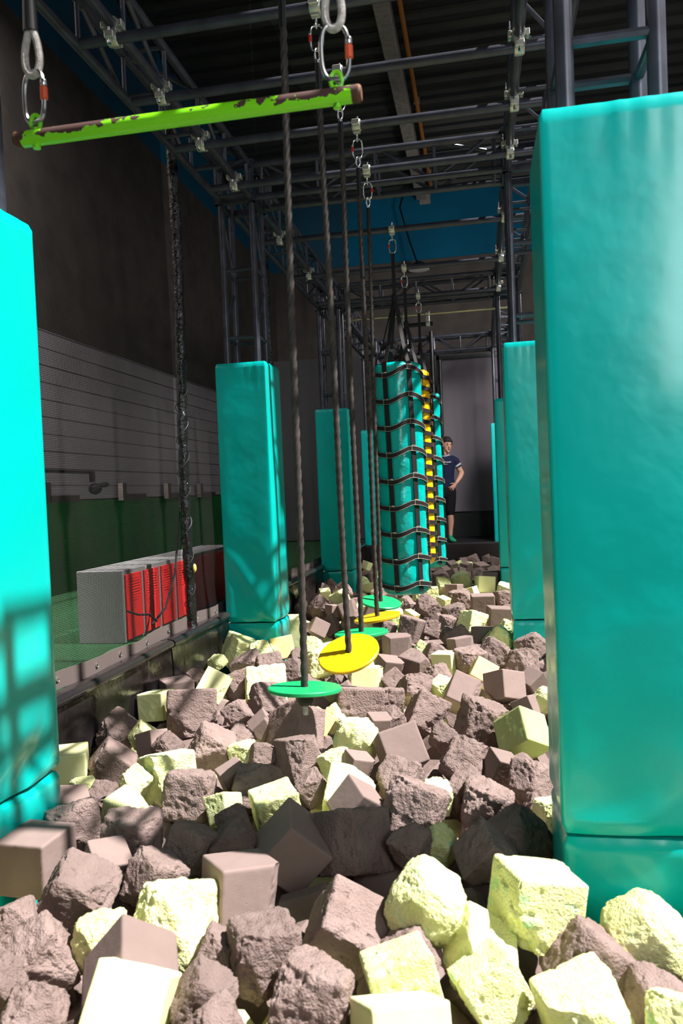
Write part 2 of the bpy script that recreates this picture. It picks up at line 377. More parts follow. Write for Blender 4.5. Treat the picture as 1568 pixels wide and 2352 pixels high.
# cable and pendant lamp on the back wall
t = empty('pendant_lamp', (-1.06, 15.3, 4.36), 'round ceiling lamp hanging from a dark cable before the blue wall', 'lamp')
pts = [(-1.30, 15.7, 6.15), (-1.42, 15.6, 5.7), (-1.25, 15.5, 5.0), (-1.10, 15.3, 4.50)]
MB().path(pts, .018, 6).build('cable', BLACKM, t)
MB().lathe([(.05, .13), (.12, .09), (.22, .02), (.24, -.01)], 24, (-1.06, 15.3, 4.36)).build('lamp_shade', BLACKM, t)
LAMPW = mat('lamp_glass', (.8, .8, .75), .4)
MB().lathe([(.21, 0), (.21, -.02), (.12, -.03)], 24, (-1.06, 15.3, 4.35)).build('lamp_glass', LAMPW, t)

# screen panel, dark frame and riser at the far end
t = empty('projection_screen', (-.2, 14.02, -.46), 'tall grey fabric screen behind the standing man', 'screen')
MB().box((-.12, 14.05, .92), (1.15, .03, 2.76), bev=.005).build('screen_fabric', GREYP, t)
b = MB(); b.box((-.70, 14.03, .9), (.05, .06, 3.0)); b.box((.46, 14.03, .9), (.05, .06, 3.0)); b.box((-.12, 14.03, 2.34), (1.2, .06, .08))
b.build('screen_frame', BLACKM, t)
o = MB().box((-1.2, 14.1, -.69+.0), (4.0, .05, .46)).build('skirting_panel', BLACKW, loc=(-1.2, 14.1, -.69)); tag(o, 'low black panel standing under the grey screen', 'panel')
o = MB().box((-2.35, 14.06, .8), (3.1, .06, 3.4)).build('black_curtain', BLACKW, loc=(-2.35, 14.06, .8)); tag(o, 'black curtain wall hanging left of the grey screen', 'curtain')
struct(MB().box((-.4, 12.56, FL-.33), (3.4, .05, .62), bev=.01).build('trim_6', MATV))

def pipe_thing(name, p0, p1, r, m, label, cat='pipe', group=None, n=16):
    p0, p1 = Vector(p0), Vector(p1); o = MB().tube(p0, p1, r, n).build(name, m, loc=tuple(p0)); return tag(o, label, cat, group)
G_POST = 'black posts at the far end'
pipe_thing('black_post', (-.715, 12.62, FL), (-.715, 12.62, 2.55), .035, BLACKM, 'thin black upright post left of the standing man, taller of the pair', 'post', G_POST)
pipe_thing('black_post', (-.60, 12.75, FL), (-.60, 12.75, 2.1), .025, BLACKM, 'thin black upright post just right of the taller black post', 'post', G_POST)

# ------------------------------------------------------------------ trusses
ZL, ZU = 2.24, 2.48
CH = .0255; BR = .0125
def brace(parent, a, b, r=BR, nm='brace'):
    return MB().tube(a, b, r, 8).build(nm, TRUSS, parent)
def box_truss(name, axis, a0, a1, c0, c1, label, group, step=.5, zl=ZL, zu=ZU, m=None, diag=True):
    # axis 'y': runs a0..a1 along y with chords at x=c0,c1 ; 'x' likewise
    P = (lambda a, c, z: (c, a, z)) if axis == 'y' else (lambda a, c, z: (a, c, z))
    m = m or TRUSS
    t = empty(name, P(a0, c0, zl), label, 'truss', group)
    for c in (c0, c1):
        for z in (zl, zu): MB().tube(P(a0, c, z), P(a1, c, z), CH, 16).build('chord', m, t)
    n = max(1, round((a1-a0)/step)); st = (a1-a0-.1)/n
    for i in range(n+1):
        a = a0+.05+i*st
        for c in (c0, c1):
            brace(t, P(a, c, zl), P(a, c, zu))
        for z in (zl, zu): brace(t, P(a, c0, z), P(a, c1, z))
        if diag and i < n:
            for c in (c0, c1):
                if i % 2: brace(t, P(a+.03, c, zl), P(a+st-.03, c, zu))
                else: brace(t, P(a+.03, c, zu), P(a+st-.03, c, zl))
            if i % 2: brace(t, P(a+.03, c0, zu), P(a+st-.03, c1, zu))
    return t
CY = [2.33, 5.73, 9.26, 12.82]       # column centres along the pit
XLc, XRc = (-1.87, -1.63), (.265, .505)
G_TR = 'box trusses around the foam pit'
ord_ = ['nearest', 'second', 'third', 'farthest']
prev = -1.4
for i, cy in enumerate(CY):
    where = ['above the near green pillars', 'between the first and second pillars', 'between the second and third pillars', 'between the third and far pillars'][i]
    for side, cc in (('left', XLc), ('right', XRc)):
        box_truss('box_truss', 'y', prev+.16, cy-.16, cc[0], cc[1], 'grey box truss along the %s side of the pit %s' % (side, where), G_TR, 1.6 if i == 0 else .5, diag=i > 0)
    prev = cy
for i, cy in enumerate(CY[1:]):
    box_truss('box_truss', 'x', XLc[1]+.04, XRc[0]-.04, cy-.12, cy+.12, 'grey box truss crossing the pit overhead at the %s pair of pillars' % ['second', 'third', 'far'][i], G_TR, .46)
G_CO = 'padded truss columns'
def column(cx, cy, side, i):
    where = '%s %s' % (ord_[i], side)
    t = empty('truss_column', (cx, cy, PF), 'grey ladder truss column rising out of the %s green pad' % where, 'truss column', 'truss columns over the green pads')
    h = .12
    for sx in (-1, 1):
        for sy in (-1, 1): MB().tube((cx+sx*h, cy+sy*h, PF), (cx+sx*h, cy+sy*h, ZU), CH, 16).build('leg', TRUSS, t)
    for k, z in enumerate((1.20, 1.71)):
        for s_ in (-1, 1):
            brace(t, (cx-h, cy+s_*h, z), (cx+h, cy+s_*h, z), .016)
            brace(t, (cx+s_*h, cy-h, z), (cx+s_*h, cy+h, z), .016)
    for s_ in (-1, 1):
        brace(t, (cx+s_*h, cy-h, 1.24), (cx+s_*h, cy+h, 1.60), .013)
        brace(t, (cx+s_*h, cy+h, 1.76), (cx+s_*h, cy-h, 2.16), .013)
    # corner box
    c = empty('truss_corner', (cx, cy, ZL), 'square corner box joining the trusses over the %s pillar' % where, 'truss corner', 'corner boxes of the truss frame')
    for z in (ZL-.03, ZU+.03):
        b = MB()
        for s_ in (-1, 1):
            b.box((cx, cy+s_*.135, z), (.32, .045, .012)); b.box((cx+s_*.135, cy, z), (.045, .32, .012))
        b.build('corner_plate', TRUSS, c)
    b = MB()
    for sx in (-1, 1):
        for sy in (-1, 1): b.box((cx+sx*.15, cy+sy*.15, (ZL+ZU)/2), (.012, .012, .30))
    for z in (ZL, ZU):
        for s_ in (-1, 1):
            b.box((cx+s_*.152, cy, z), (.010, .32, .05)); b.box((cx, cy+s_*.152, z), (.32, .010, .05))
    b.build('corner_frame', TRUSS, c)
    b = MB()
    for sx in (-1, 1):
        for sy in (-1, 1):
            for z in (ZL, ZU): b.tube((cx+sx*.12, cy+sy*.15, z), (cx+sx*.12, cy+sy*.17, z), .012, 8)
    b.build('bolt', ALU, c)

def cover(cx, cy, w, z0, z1, seed, amp=1.0, taperbot=0.0):
    # vinyl sleeve over foam: rounded square section with gathers on top and slanting folds near the foot
    ns = 22; nzr = max(16, int((z1-z0)/.022)); rc = .012; h = w/2
    sec = []
    for k in range(4):
        a = k*pi/2; d = Vector((cos(a), sin(a), 0)); e = Vector((-sin(a), cos(a), 0))
        for j in range(ns):
            s_ = -h+rc+(2*h-2*rc)*j/(ns-1); sec.append((d*h+e*s_, d, s_/h, k))
        for j in range(1, 4):
            aa = a+pi/2*j/4; n = Vector((cos(aa), sin(aa), 0))
            sec.append(((d+e)*(h-rc)+n*rc, n, 1.0, k))
    m = len(sec); vs = []; fs = []
    H = z1-z0
    for i in range(nzr+1):
        z = z0+H*i/nzr; tb = (z-z0); tt = (z1-z)
        for p, n, u, k in sec:
            q = Vector((p.x, p.y, z)); edge = 1-abs(u)**6
            d = .004*nz((p.x+seed*3, p.y, z*.6), 3.0, seed)*edge
            fo = math.exp(-tb/.28)
            d += amp*.011*fo*edge*sin(17*(u*h*1.0+tb*.9*(1 if (k+seed) % 2 else -1))+4*nz(q, 3, seed)+k)
            gt = math.exp(-tt/.10)
            d += amp*.006*gt*edge*nz((u*9, k*5.0, z*1.2), 1.0, seed)
            d += .010*edge*sin(pi*(z-z0)/H)*(0.5+.5*nz((k, 0, z), .8, seed))
            if tt < .012: d -= (.012-tt)
            if tb < .010: d -= (.010-tb)
            vs.append((cx+p.x+n.x*d, cy+p.y+n.y*d, z))
    for i in range(nzr):
        for j in range(m): fs.append((i*m+j, i*m+(j+1) % m, (i+1)*m+(j+1) % m, (i+1)*m+j))
    fs += [tuple(range(m-1, -1, -1)), tuple(range(nzr*m, (nzr+1)*m))]
    return MB().add(vs, fs)
LAB = {('left', 0): 'teal vinyl pillar pad cut by the left photo edge, its side brightly lit',
       ('left', 1): 'tall teal vinyl pillar pad left of the hanging ropes, beside the red lockers',
       ('left', 2): 'teal vinyl pillar pad behind the middle ropes, smaller than the one left of the ropes',
       ('left', 3): 'small dark teal pillar pad far back, half hidden behind the ropes and big bag',
       ('right', 0): 'huge teal vinyl pillar pad filling the right edge of the photo',
       ('right', 1): 'teal vinyl pillar pad just behind the huge right one',
       ('right', 2): 'slim visible strip of teal pillar pad, third along the right side',
       ('right', 3): 'thinnest teal pillar pad strip at the far right end by the screen'}
for side, xc in (('left', (XLc[0]+XLc[1])/2), ('right', (XRc[0]+XRc[1])/2)):
    for i, cy in enumerate(CY):
        column(xc, cy, side, i)
        cyp = cy
        t = empty('pillar_pad', (xc, cyp, PF), LAB[(side, i)], 'pad', 'teal pillar pads')
        sd = i*2+(1 if side == 'right' else 0)
        cover(xc, cyp, .40, -.962, 1.00, sd, 1.0 if side == 'left' else .55).build('upper_cover', TEAL, t, smooth=50)
        cover(xc, cyp, .395, PF+.002, -.975, sd+9, .5).build('lower_cover', TEAL, t, smooth=50)

# ------------------------------------------------------------------ clamps
def ring(b, c, axis, r0, r1, w, n=20):
    M = {'x': Matrix.Rotation(pi/2, 3, 'Y'), 'y': Matrix.Rotation(pi/2, 3, 'X'), 'z': Matrix.Identity(3)}[axis]
    vs = []; fs = []; c = Vector(c)
    for r, z in ((r0, -w/2), (r1*.93, -w/2), (r1, -w/2+.005), (r1, w/2-.005), (r1*.93, w/2), (r0, w/2)):
        for i in range(n):
            a = 2*pi*i/n; vs.append(M @ Vector((r*cos(a), r*sin(a), z))+c)
    for j in range(6):
        k = (j+1) % 6
        for i in range(n): fs.append((j*n+i, j*n+(i+1) % n, k*n+(i+1) % n, k*n+i))
    b.add(vs, fs)
def hanger_clamp():
    # around a pipe along x at the origin: half coupler, hinge, swing bolt with wing nut, eye underneath
    t = empty('pipe_clamp', (0, 0, 0), '', 'clamp')
    b = MB(); ring(b, (0, 0, 0), 'x', .0255, .036, .05)
    b.box((0, .043, .002), (.046, .020, .030), bev=.004); b.box((0, -.043, .002), (.046, .020, .034), bev=.004)
    b.box((0, 0, -.039), (.042, .030, .014), bev=.003)
    b.build('clamp_body', ALU, t, local=True)
    b = MB(); b.tube((0, .046, -.02), (0, .046, .075), .0055, 8); b.box((0, .046, .045), (.034, .010, .014), bev=.003); b.tube((0, .046, .034), (0, .046, .042), .013, 8)
    b.build('wing_bolt', CHROME, t, local=True)
    MB().tube((-.026, -.043, 0), (.026, -.043, 0), .006, 8).build('hinge_pin', CHROME, t, local=True)
    b = MB(); b.tube((0, 0, -.044), (0, 0, -.068), .006, 8); b.path([(0, .013*sin(a), -.080+.013*cos(a)) for a in [2*pi*i/16 for i in range(16)]], .0045, 8, closed=True)
    b.build('eye_bolt', CHROME, t, local=True)
    return t
def double_clamp():
    # lower ring around the crossbar (x), upper ring around the truss chord (y) .06 above
    t = empty('double_clamp', (0, 0, 0), '', 'clamp'); dz = .062
    b = MB(); ring(b, (0, 0, 0), 'x', .0255, .036, .05); b.box((0, .043, 0), (.046, .020, .034), bev=.004); b.box((0, -.045, -.004), (.046, .020, .034), bev=.004); b.box((0, 0, dz/2), (.05, .05, .014), bev=.003)
    b.build('lower_coupler', ALU, t, local=True)
    b = MB(); ring(b, (0, 0, dz), 'y', .0255, .036, .05); b.box((.043, 0, dz), (.020, .046, .034), bev=.004); b.box((-.045, 0, dz), (.020, .046, .034), bev=.004)
    b.build('upper_coupler', ALU, t, local=True)
    b = MB(); b.tube((0, -.045, -.045), (0, -.045, .03), .0055, 8); b.tube((0, -.045, -.045), (0, -.045, -.033), .010, 6)
    b.build('bolt', CHROME, t, local=True)
    b = MB(); b.tube((-.045, 0, dz-.02), (-.045, 0, dz+.07), .0055, 8); b.box((-.045, 0, dz+.040), (.010, .034, .014), bev=.003)
    b.build('wing_bolt', CHROME, t, local=True)
    return t
BZ = 2.178
BARY = [1.77, 2.85, 3.42, 3.98, 4.57, 5.22, 6.45, 7.58, 8.72]
bn = ['over the lime green trapeze', 'the near rope swing hangs from', 'the second rope swing hangs from', 'the third rope swing hangs from', 'the fourth rope swing hangs from', 'the fifth rope swing hangs from',
      'the large teal bag hangs from', 'the yellow bag hangs from', 'the farthest teal bag hangs from']
dc0 = None; hc0 = None
for i, y in enumerate(BARY):
    pipe_thing('crossbar', (-1.80, y, BZ), (.42, y, BZ), .0250, TRUSS, 'grey steel crossbar %s' % bn[i], 'bar', 'crossbars over the pit')
    for side, x in (('left', XLc[1]), ('right', XRc[0])):
        d = double_clamp() if dc0 is None else copy_tree(dc0)
        dc0 = dc0 or d
        d.location = (x, y, BZ)
        tag(d, 'silver clamp at the %s end of the crossbar %s' % (side, bn[i]), 'clamp', 'clamps tying the crossbars to the trusses')
def put_hanger(x, y, label, z=BZ):
    global hc0
    d = hanger_clamp() if hc0 is None else copy_tree(hc0)
    hc0 = hc0 or d
    d.location = (x, y, z); tag(d, label, 'clamp', 'hanging clamps on the crossbars'); return d
cb0 = {}
def carabiner(x, y, ztop, L, label, gate, yaw=0.0, side=1):
    key = (L, gate.name, side)
    if key not in cb0:
        t = empty('carabiner', (0, 0, 0), '', 'carabiner'); W = L*.26; r = L*.045
        pts = []
        for i in range(28):
            a = 2*pi*i/28; cx_ = W*(abs(cos(a))**.6)*(1 if cos(a) > 0 else -1); cz = (L/2)*(abs(sin(a))**.75)*(1 if sin(a) > 0 else -1)
            pts.append((cx_, 0, cz-L/2))
        MB().path(pts, r, 8, closed=True).build('frame', CHROME, t, local=True)
        MB().lathe([(r*1.1, -.02*L), (r*1.7, 0), (r*1.7, .22*L), (r*1.1, .24*L)], 12, (side*W, 0, -L*.60)).build('gate_sleeve', gate, t, local=True)
        MB().lathe([(r*1.3, 0), (r*1.5, .02*L), (r*1.5, .12*L), (r*1.2, .14*L)], 12, (side*W, 0, -L*.36)).build('gate_collar', CHROME, t, local=True)
        cb0[key] = t; d = t
    else: d = copy_tree(cb0[key])
    d.location = (x, y, ztop); d.rotation_euler = (0, 0, yaw); return tag(d, label, 'carabiner', 'carabiners holding the hanging gear')

# ------------------------------------------------------------------ rope swings
def twisted(p0, p1, r, pitch=.052, n=18, step=.0065):
    p0, p1 = Vector(p0), Vector(p1); L = (p1-p0).length; m = int(L/step); u, v = frame_of(p1-p0); vs = []; fs = []
    for i in range(m+1):
        c = p0.lerp(p1, i/m); tw = 2*pi*(i/m*L)/(pitch*3)
        wob = Vector((sin(i*.021+p0.y*5), cos(i*.017+p0.x), 0))*.002
        for k in range(n):
            a = 2*pi*k/n; lob = abs(cos(1.5*(a-tw))); rr = r*(.72+.36*lob)
            vs.append(c+wob+(u*cos(a)+v*sin(a))*rr)
    for i in range(m):
        for k in range(n): fs.append((i*n+k, i*n+(k+1) % n, (i+1)*n+(k+1) % n, (i+1)*n+k))
    fs += [tuple(range(n-1, -1, -1)), tuple(range(m*n, (m+1)*n))]
    return MB().add(vs, fs)
RS = [  # y, x top, x disc, z disc, tilt x, tilt y, material, label
    (2.85, -.672, -.700, -.758, -5, 1, DGREEN, 'nearest rope swing with a flat green disc seat low over the foam', 'nearest green'),
    (3.42, -.655, -.625, -.745, 25, -9, DYELL, 'rope swing with a large yellow disc seat tilted towards the viewer', 'tilted yellow'),
    (3.98, -.655, -.655, -.758, -2, -3, DGREEN, 'rope swing with a thin green disc seat just behind the tilted yellow one', 'middle green'),
    (4.57, -.655, -.650, -.775, 1, -8, DYELL, 'rope swing with a yellow disc seat seen nearly edge on', 'edge-on yellow'),
    (5.22, -.690, -.715, -.780, 8, 9, DGREEN, 'farthest rope swing, its green disc seat beside the big teal bag', 'farthest green')]
for i, (y, xt, xd, zd, ta, tb_, dm, lab, nm) in enumerate(RS):
    put_hanger(xt, y, 'silver clamp holding the rope swing with the %s disc' % nm)
    zc = BZ-.082
    carabiner(xt, y, zc, .112, 'steel carabiner with red gate above the %s disc rope' % nm, RED, side=-1 if i % 2 else 1)
    z1 = zc-.102
    t = empty('rope_swing', (xd, y, zd), lab, 'rope swing', 'rope swings with disc seats')
    pt = Vector((xt, y, z1)); pd = Vector((xd, y, zd-.03)); d = (pd-pt).normalized()
    b = MB(); b.path([pt+Vector((.012*sin(a), 0, -.028+.030*cos(a))) for a in [2*pi*k/18 for k in range(18)]], .006, 8, closed=True)
    b.tube(pt+d*.055, pt+d*.075, .012, 10); b.build('end_thimble', CHROME, t)
    ps = pt+d*.07; pe = pt+d*.235
    MB().path([ps.lerp(pe, k/8) for k in range(9)], .0145, 12).build('sleeve', SLEEVE, t)
    twisted(pe-d*.01, pd, .0138).build('rope', ROPE, t, smooth=60)
    if i == 3:
        MB().path([pt+d*(.62+.012*k) for k in range(9)], .0155, 12).build('tape_wrap', SLEEVE, t)
    R = Euler((radians(ta), radians(tb_), 0)).to_matrix()
    RD = .143; pf = [(.016, -.0085)]
    pf += [(RD-.004, -.0085), (RD, -.005), (RD, .005), (RD-.004, .0085), (.016, .0085)]
    MB().lathe(pf, 64, (xd, y, zd), R).build('seat_disc', dm, t, smooth=30)
    b = MB(); b.lathe([(.030, -.012), (.036, -.016), (.036, -.045), (.028, -.060), (.014, -.064)], 20, (xd, y, zd)); b.build('stopper_knot', RUBBER, t)
    MB().tube((xd, y, zd-.06), (xd, y, zd-.10), .010, 10).build('rope_tip', GREYROPE, t)

# ------------------------------------------------------------------ trapeze
def paint_mat():
    m = mat('chipped_lime_paint', (0.22, 0.80, 0.01), 0.38)
    N, L = nodes_of(m); b = N['Principled BSDF']; tc = N.new('ShaderNodeTexCoord')
    sp = N.new('ShaderNodeSeparateXYZ'); L.new(tc.outputs['Object'], sp.inputs[0])
    n = N.new('ShaderNodeTexNoise'); n.inputs['Scale'].default_value = 42; n.inputs['Detail'].default_value = 4; L.new(tc.outputs['Object'], n.inputs['Vector'])
    # wear where hands grip: near both ends, on the upper front side
    ab = N.new('ShaderNodeMath'); ab.operation = 'ABSOLUTE'; L.new(sp.outputs['X'], ab.inputs[0])
    dv = N.new('ShaderNodeVectorMath'); dv.operation = 'DOT_PRODUCT'; dv.inputs[1].default_value = (0, -.50, .87); L.new(tc.outputs['Object'], dv.inputs[0])
    def mr(src, a, b_, c, d):
        r = N.new('ShaderNodeMapRange'); r.inputs[1].default_value = a; r.inputs[2].default_value = b_; r.inputs[3].default_value = c; r.inputs[4].default_value = d; L.new(src, r.inputs[0]); return r
    r1 = mr(ab.outputs[0], .05, .28, -.06, .24); r2 = mr(dv.outputs['Value'], -.004, .012, -.36, .0); r3 = mr(ab.outputs[0], .418, .421, 0, 1.0); r4 = mr(ab.outputs[0], .36, .41, 0, -.12)
    s = n.outputs['Fac']
    for r in (r1, r2, r3, r4):
        a = N.new('ShaderNodeMath'); a.operation = 'ADD'; L.new(s, a.inputs[0]); L.new(r.outputs[0], a.inputs[1]); s = a.outputs[0]
    cr = N.new('ShaderNodeValToRGB'); e = cr.color_ramp.elements; e[0].position = .585; e[0].color = (.24, .82, .012, 1); e[1].position = .60; e[1].color = (.075, .032, .028, 1)
    L.new(s, cr.inputs[0]); L.new(cr.outputs[0], b.inputs['Base Color'])
    rr = N.new('ShaderNodeValToRGB'); e = rr.color_ramp.elements; e[0].position = .585; e[0].color = (.35,)*3+(1,); e[1].position = .60; e[1].color = (.8,)*3+(1,); L.new(s, rr.inputs[0]); L.new(rr.outputs[0], b.inputs['Roughness'])
    return m
LIME = paint_mat(); LIMEP = mat('lime_paint', (.24, .82, .012), .4, 0, .5, None, (30, (.09, .3, .02), .55, .62)); RUST = mat('rusty_end', (.20, .085, .04), .7, 0, .3, [(80, .4, .003)], (25, (.10, .05, .03), .4, .6))
TX, TY, TZ = -.680, 1.77, .916; HL = .430
t = empty('trapeze_bar', (TX, TY, TZ), 'lime green trapeze bar with chipped paint hanging in the foreground', 'trapeze')
MB().path([(TX-HL, TY, TZ), (TX-HL*.5, TY, TZ), (TX, TY, TZ), (TX+HL*.5, TY, TZ), (TX+HL, TY, TZ)], .0195, 28).build('bar', LIME, t, smooth=50)
for s_ in (-1, 1):
    MB().lathe([(.0198, 0), (.0198, .006), (.016, .011)], 24, (TX+s_*HL, TY, TZ), Matrix.Rotation(s_*pi/2, 3, 'Y')).build('end_cap', RUST, t)
    ex = TX+s_*.383
    b = MB(); b.path([(ex+.013*sin(a), TY, TZ+.036+.020*cos(a)) for a in [2*pi*k/20 for k in range(20)]], .0052, 8, closed=True); b.tube((ex, TY, TZ-.027), (ex, TY, TZ+.024), .0095, 12, .007); b.build('eye_lug', LIMEP, t)
    side = 'left' if s_ < 0 else 'right'
    carabiner(ex, TY, TZ+.163, .125, 'steel carabiner with orange gate sleeve on the %s end of the trapeze' % side, ORANGE, yaw=.25*s_, side=1)
    r = empty('trapeze_rope', (ex, TY, TZ+.16), 'grey braided rope with eye loop holding the %s end of the trapeze' % side, 'rope', 'grey trapeze ropes')
    x0 = ex; z0 = TZ+.160
    W_ = .026; lp = []
    for k in range(25):
        a = -pi/2+2*pi*k/24; fx = cos(a); zz = (sin(a)+1)/2
        lp.append((x0+W_*fx*(1-.55*zz), TY, z0-.006+zz*.115))
    MB().path(lp, .0095, 10, closed=True).build('eye_loop', GREYROPE, r)
    MB().path([(x0, TY, z0+.10+.03*k) for k in range(5)], lambda q: .0185-.003*q, 12).build('black_sleeve', SLEEVE, r)
    twisted((x0, TY, z0+.20), (x0-.01*s_, TY, BZ-.03), .0125, .03).build('rope', GREYROPE, r, smooth=60)
    put_hanger(x0, TY, 'silver clamp above the %s trapeze rope' % side)

# ------------------------------------------------------------------ net-wrapped punch bags
def bag(cx, cy, r, z0, z1, vin, nr, stm, label, group, seed, knot=None):
    t = empty('hanging_bag', (cx, cy, z0), label, 'bag', group)
    H = z1-z0; na = 72; m = 90; vs = []; fs = []
    for i in range(m+1):
        z = z0+H*i/m; tb = z-z0; tt = z1-z
        k = 1.0
        if tb < .07: k *= .80+.20*sqrt(max(0, 1-(1-tb/.07)**2))
        if tt < .035: k *= .88+.12*sqrt(max(0, 1-(1-tt/.035)**2))
        for j in range(na):
            a = 2*pi*j/na; ca, sa = cos(a), sin(a)
            wr = .35+1.3*math.exp(-tb/.30)+.5*math.exp(-tt/.12)
            d = .010*wr*nz((ca*1.6+seed, sa*1.6, z*3.2), 1.6, seed)+.006*wr*nz((ca*3, sa*3+seed, z*9), 1.0, seed)
            d += .004*cos(6*(a-.6))
            vs.append((cx+(r*k+d)*ca, cy+(r*k+d)*sa, z))
    for i in range(m):
        for j in range(na): fs.append((i*na+j, i*na+(j+1) % na, (i+1)*na+(j+1) % na, (i+1)*na+j))
    fs += [tuple(range(na-1, -1, -1)), tuple(range(m*na, (m+1)*na))]
    MB().add(vs, fs).build('bag_body', vin, t, smooth=60)
    RO = r+.008
    A0 = -90-25.0; tw = 12.0
    def ang(k, z): return radians(A0+57*k+tw*(z1-z)/H) if k < 6 else 0
    angs0 = [A0+58*k for k in range(6)]
    def vang(k, z): return radians(angs0[k]+tw*(z1-z)/H)
    for k in range(6):
        pts = []; wv = []
        for i in range(25):
            z = z0+.03+(z1-z0-.03)*i/24; a = vang(k, z); pts.append((cx+RO*cos(a), cy+RO*sin(a), z)); wv.append((-sin(a), cos(a), 0))
        MB().ribbon(pts, wv, .042, .004).build('vertical_strap', WEB, t)
    st = MB()
    for q in range(nr):
        zc = z1-.075-(H-.075-.085)*q/(nr-1)
        pts = []
        for j in range(72):
            a = 2*pi*j/72
            zam = (.031-.013*q/nr) if stm is STITCH else .010
            base = zam*cos(3*(a-radians(angs0[1]+tw*q/nr)))
            # the band sags a little between the upright straps
            da = ((math.degrees(a)-angs0[0]-tw*q/nr) % 58)/58
            sag = -.010*sin(pi*min(1, max(0, da)))
            rr = RO+.004+(.010*sin(pi*da) if stm is STITCH else .004)
            pts.append((cx+rr*cos(a), cy+rr*sin(a), zc+base+sag))
        MB().ribbon(pts, (0, 0, 1), .040, .0035, closed=True).build('ring_strap', WEB, t)
        for k in range(6):
            a = radians(angs0[k]+tw*q/nr); n = Vector((cos(a), sin(a), 0)); u = Vector((-sin(a), cos(a), 0)); zz = zc+zam*cos(3*(a-radians(angs0[1]+tw*q/nr)))
            c = Vector((cx, cy, zz))+n*(RO+.0085); s_ = .020; Zv = Vector((0, 0, 1))
            cs = [c+u*s_*i_+Zv*s_*j_ for i_, j_ in ((-1,-1), (1,-1), (1,1), (-1,1))]
            for e in range(4): st.tube(cs[e], cs[(e+1) % 4], .0012, 4)
            st.tube(cs[0], cs[2], .0012, 4); st.tube(cs[1], cs[3], .0012, 4)
        if stm is STITCH:
            for dz in (-.018, .018):
                st.path([Vector(p)+Vector((0, 0, dz))+Vector((p[0]-cx, p[1]-cy, 0)).normalized()*.0028 for p in pts], .0009, 3, closed=True)
    o = st.build('stitching', stm, t)
    # slings up to the knot
    kz = knot; kp = Vector((cx, cy, kz))
    MB().ell(kp, (.026, .022, .045)).build('knot', WEB, t)
    for k in range(6):
        a = vang(k, z1); p = Vector((cx+RO*cos(a), cy+RO*sin(a), z1-.06)); q = Vector((cx+(r*.93)*cos(a), cy+(r*.93)*sin(a), z1+.02))
        mid = Vector((cx+r*.62*cos(a), cy+r*.62*sin(a), z1+.16))
        pts = [p, q, mid]+[mid.lerp(kp+Vector((.012*cos(a), .012*sin(a), -.01)), i/6) for i in range(1, 7)]
        MB().ribbon(pts, [(-sin(a), cos(a), 0)]*len(pts), .034, .004).build('sling_strap', WEB, t)
    b = MB()
    b.ribbon([(cx+r*.62*cos(a), cy+r*.62*sin(a), z1+.15+.02*sin(3*a)) for a in [2*pi*i/36 for i in range(36)]], (0, 0, 1), .03, .003, closed=True)
    b.build('gathering_band', WEB, t)
    MB().ribbon([(cx, cy, kz), (cx, cy, (kz+BZ-.18)/2), (cx, cy, BZ-.185)], (1, 0, 0), .030, .005).build('hanging_strap', WEB, t)
    return t
bx = -.690
for y, r, z0, z1, vin, nr, stm, kn, lab, nm, x in (
        (6.45, .200, -.885, 1.045, BAGT, 9, STITCH, 1.60, 'large round teal hanging bag in black webbing, nearest of the bags', 'large teal', -.662),
        (7.58, .205, -.745, 1.150, BAGY, 17, OSTITCH, 1.62, 'yellow hanging bag with black bands, mostly hidden behind the large teal bag', 'yellow', -.672),
        (8.72, .200, -.900, 1.06, BAGT, 9, STITCH, 1.60, 'farthest teal hanging bag, peeking out right of the yellow bag beside the man', 'farthest teal', -.625)):
    bag(x, y, r, z0, z1, vin, nr, stm, lab, 'hanging bags in webbing nets', nr+y, kn)
    put_hanger(x, y, 'silver clamp holding the %s bag' % nm)
    carabiner(x, y, BZ-.082, .112, 'steel carabiner with red gate above the %s bag' % nm, RED, side=-1)
# bare galvanised pipe behind the far truss with two couplers and a short black bar under it
pipe_thing('galvanised_pipe', (-1.8, 9.62, 2.165), (.42, 9.62, 2.165), .016, GALV, 'thin shiny pipe crossing behind the far truss, yellowish')
for i, x in enumerate((-.885, -.58)):
    t = empty('pipe_coupler', (x, 9.62, 2.165), 'pale metal coupler on the thin shiny pipe, %s of two' % ('left' if i == 0 else 'right'), 'clamp', 'couplers on the thin shiny pipe')
    b = MB(); ring(b, (x, 9.62, 2.165), 'x', .016, .036, .05); b.box((x, 9.60, 2.10), (.045, .05, .07), bev=.005); b.build('coupler_body', ALU, t)
    b = MB(); ring(b, (x, 9.62, 2.04), 'x', .026, .036, .05); b.build('lower_ring', ALU, t)
pipe_thing('black_bar', (-.95, 9.62, 2.04), (-.52, 9.62, 2.04), .025, BLACKM, 'short black bar clamped under the thin shiny pipe', 'bar')

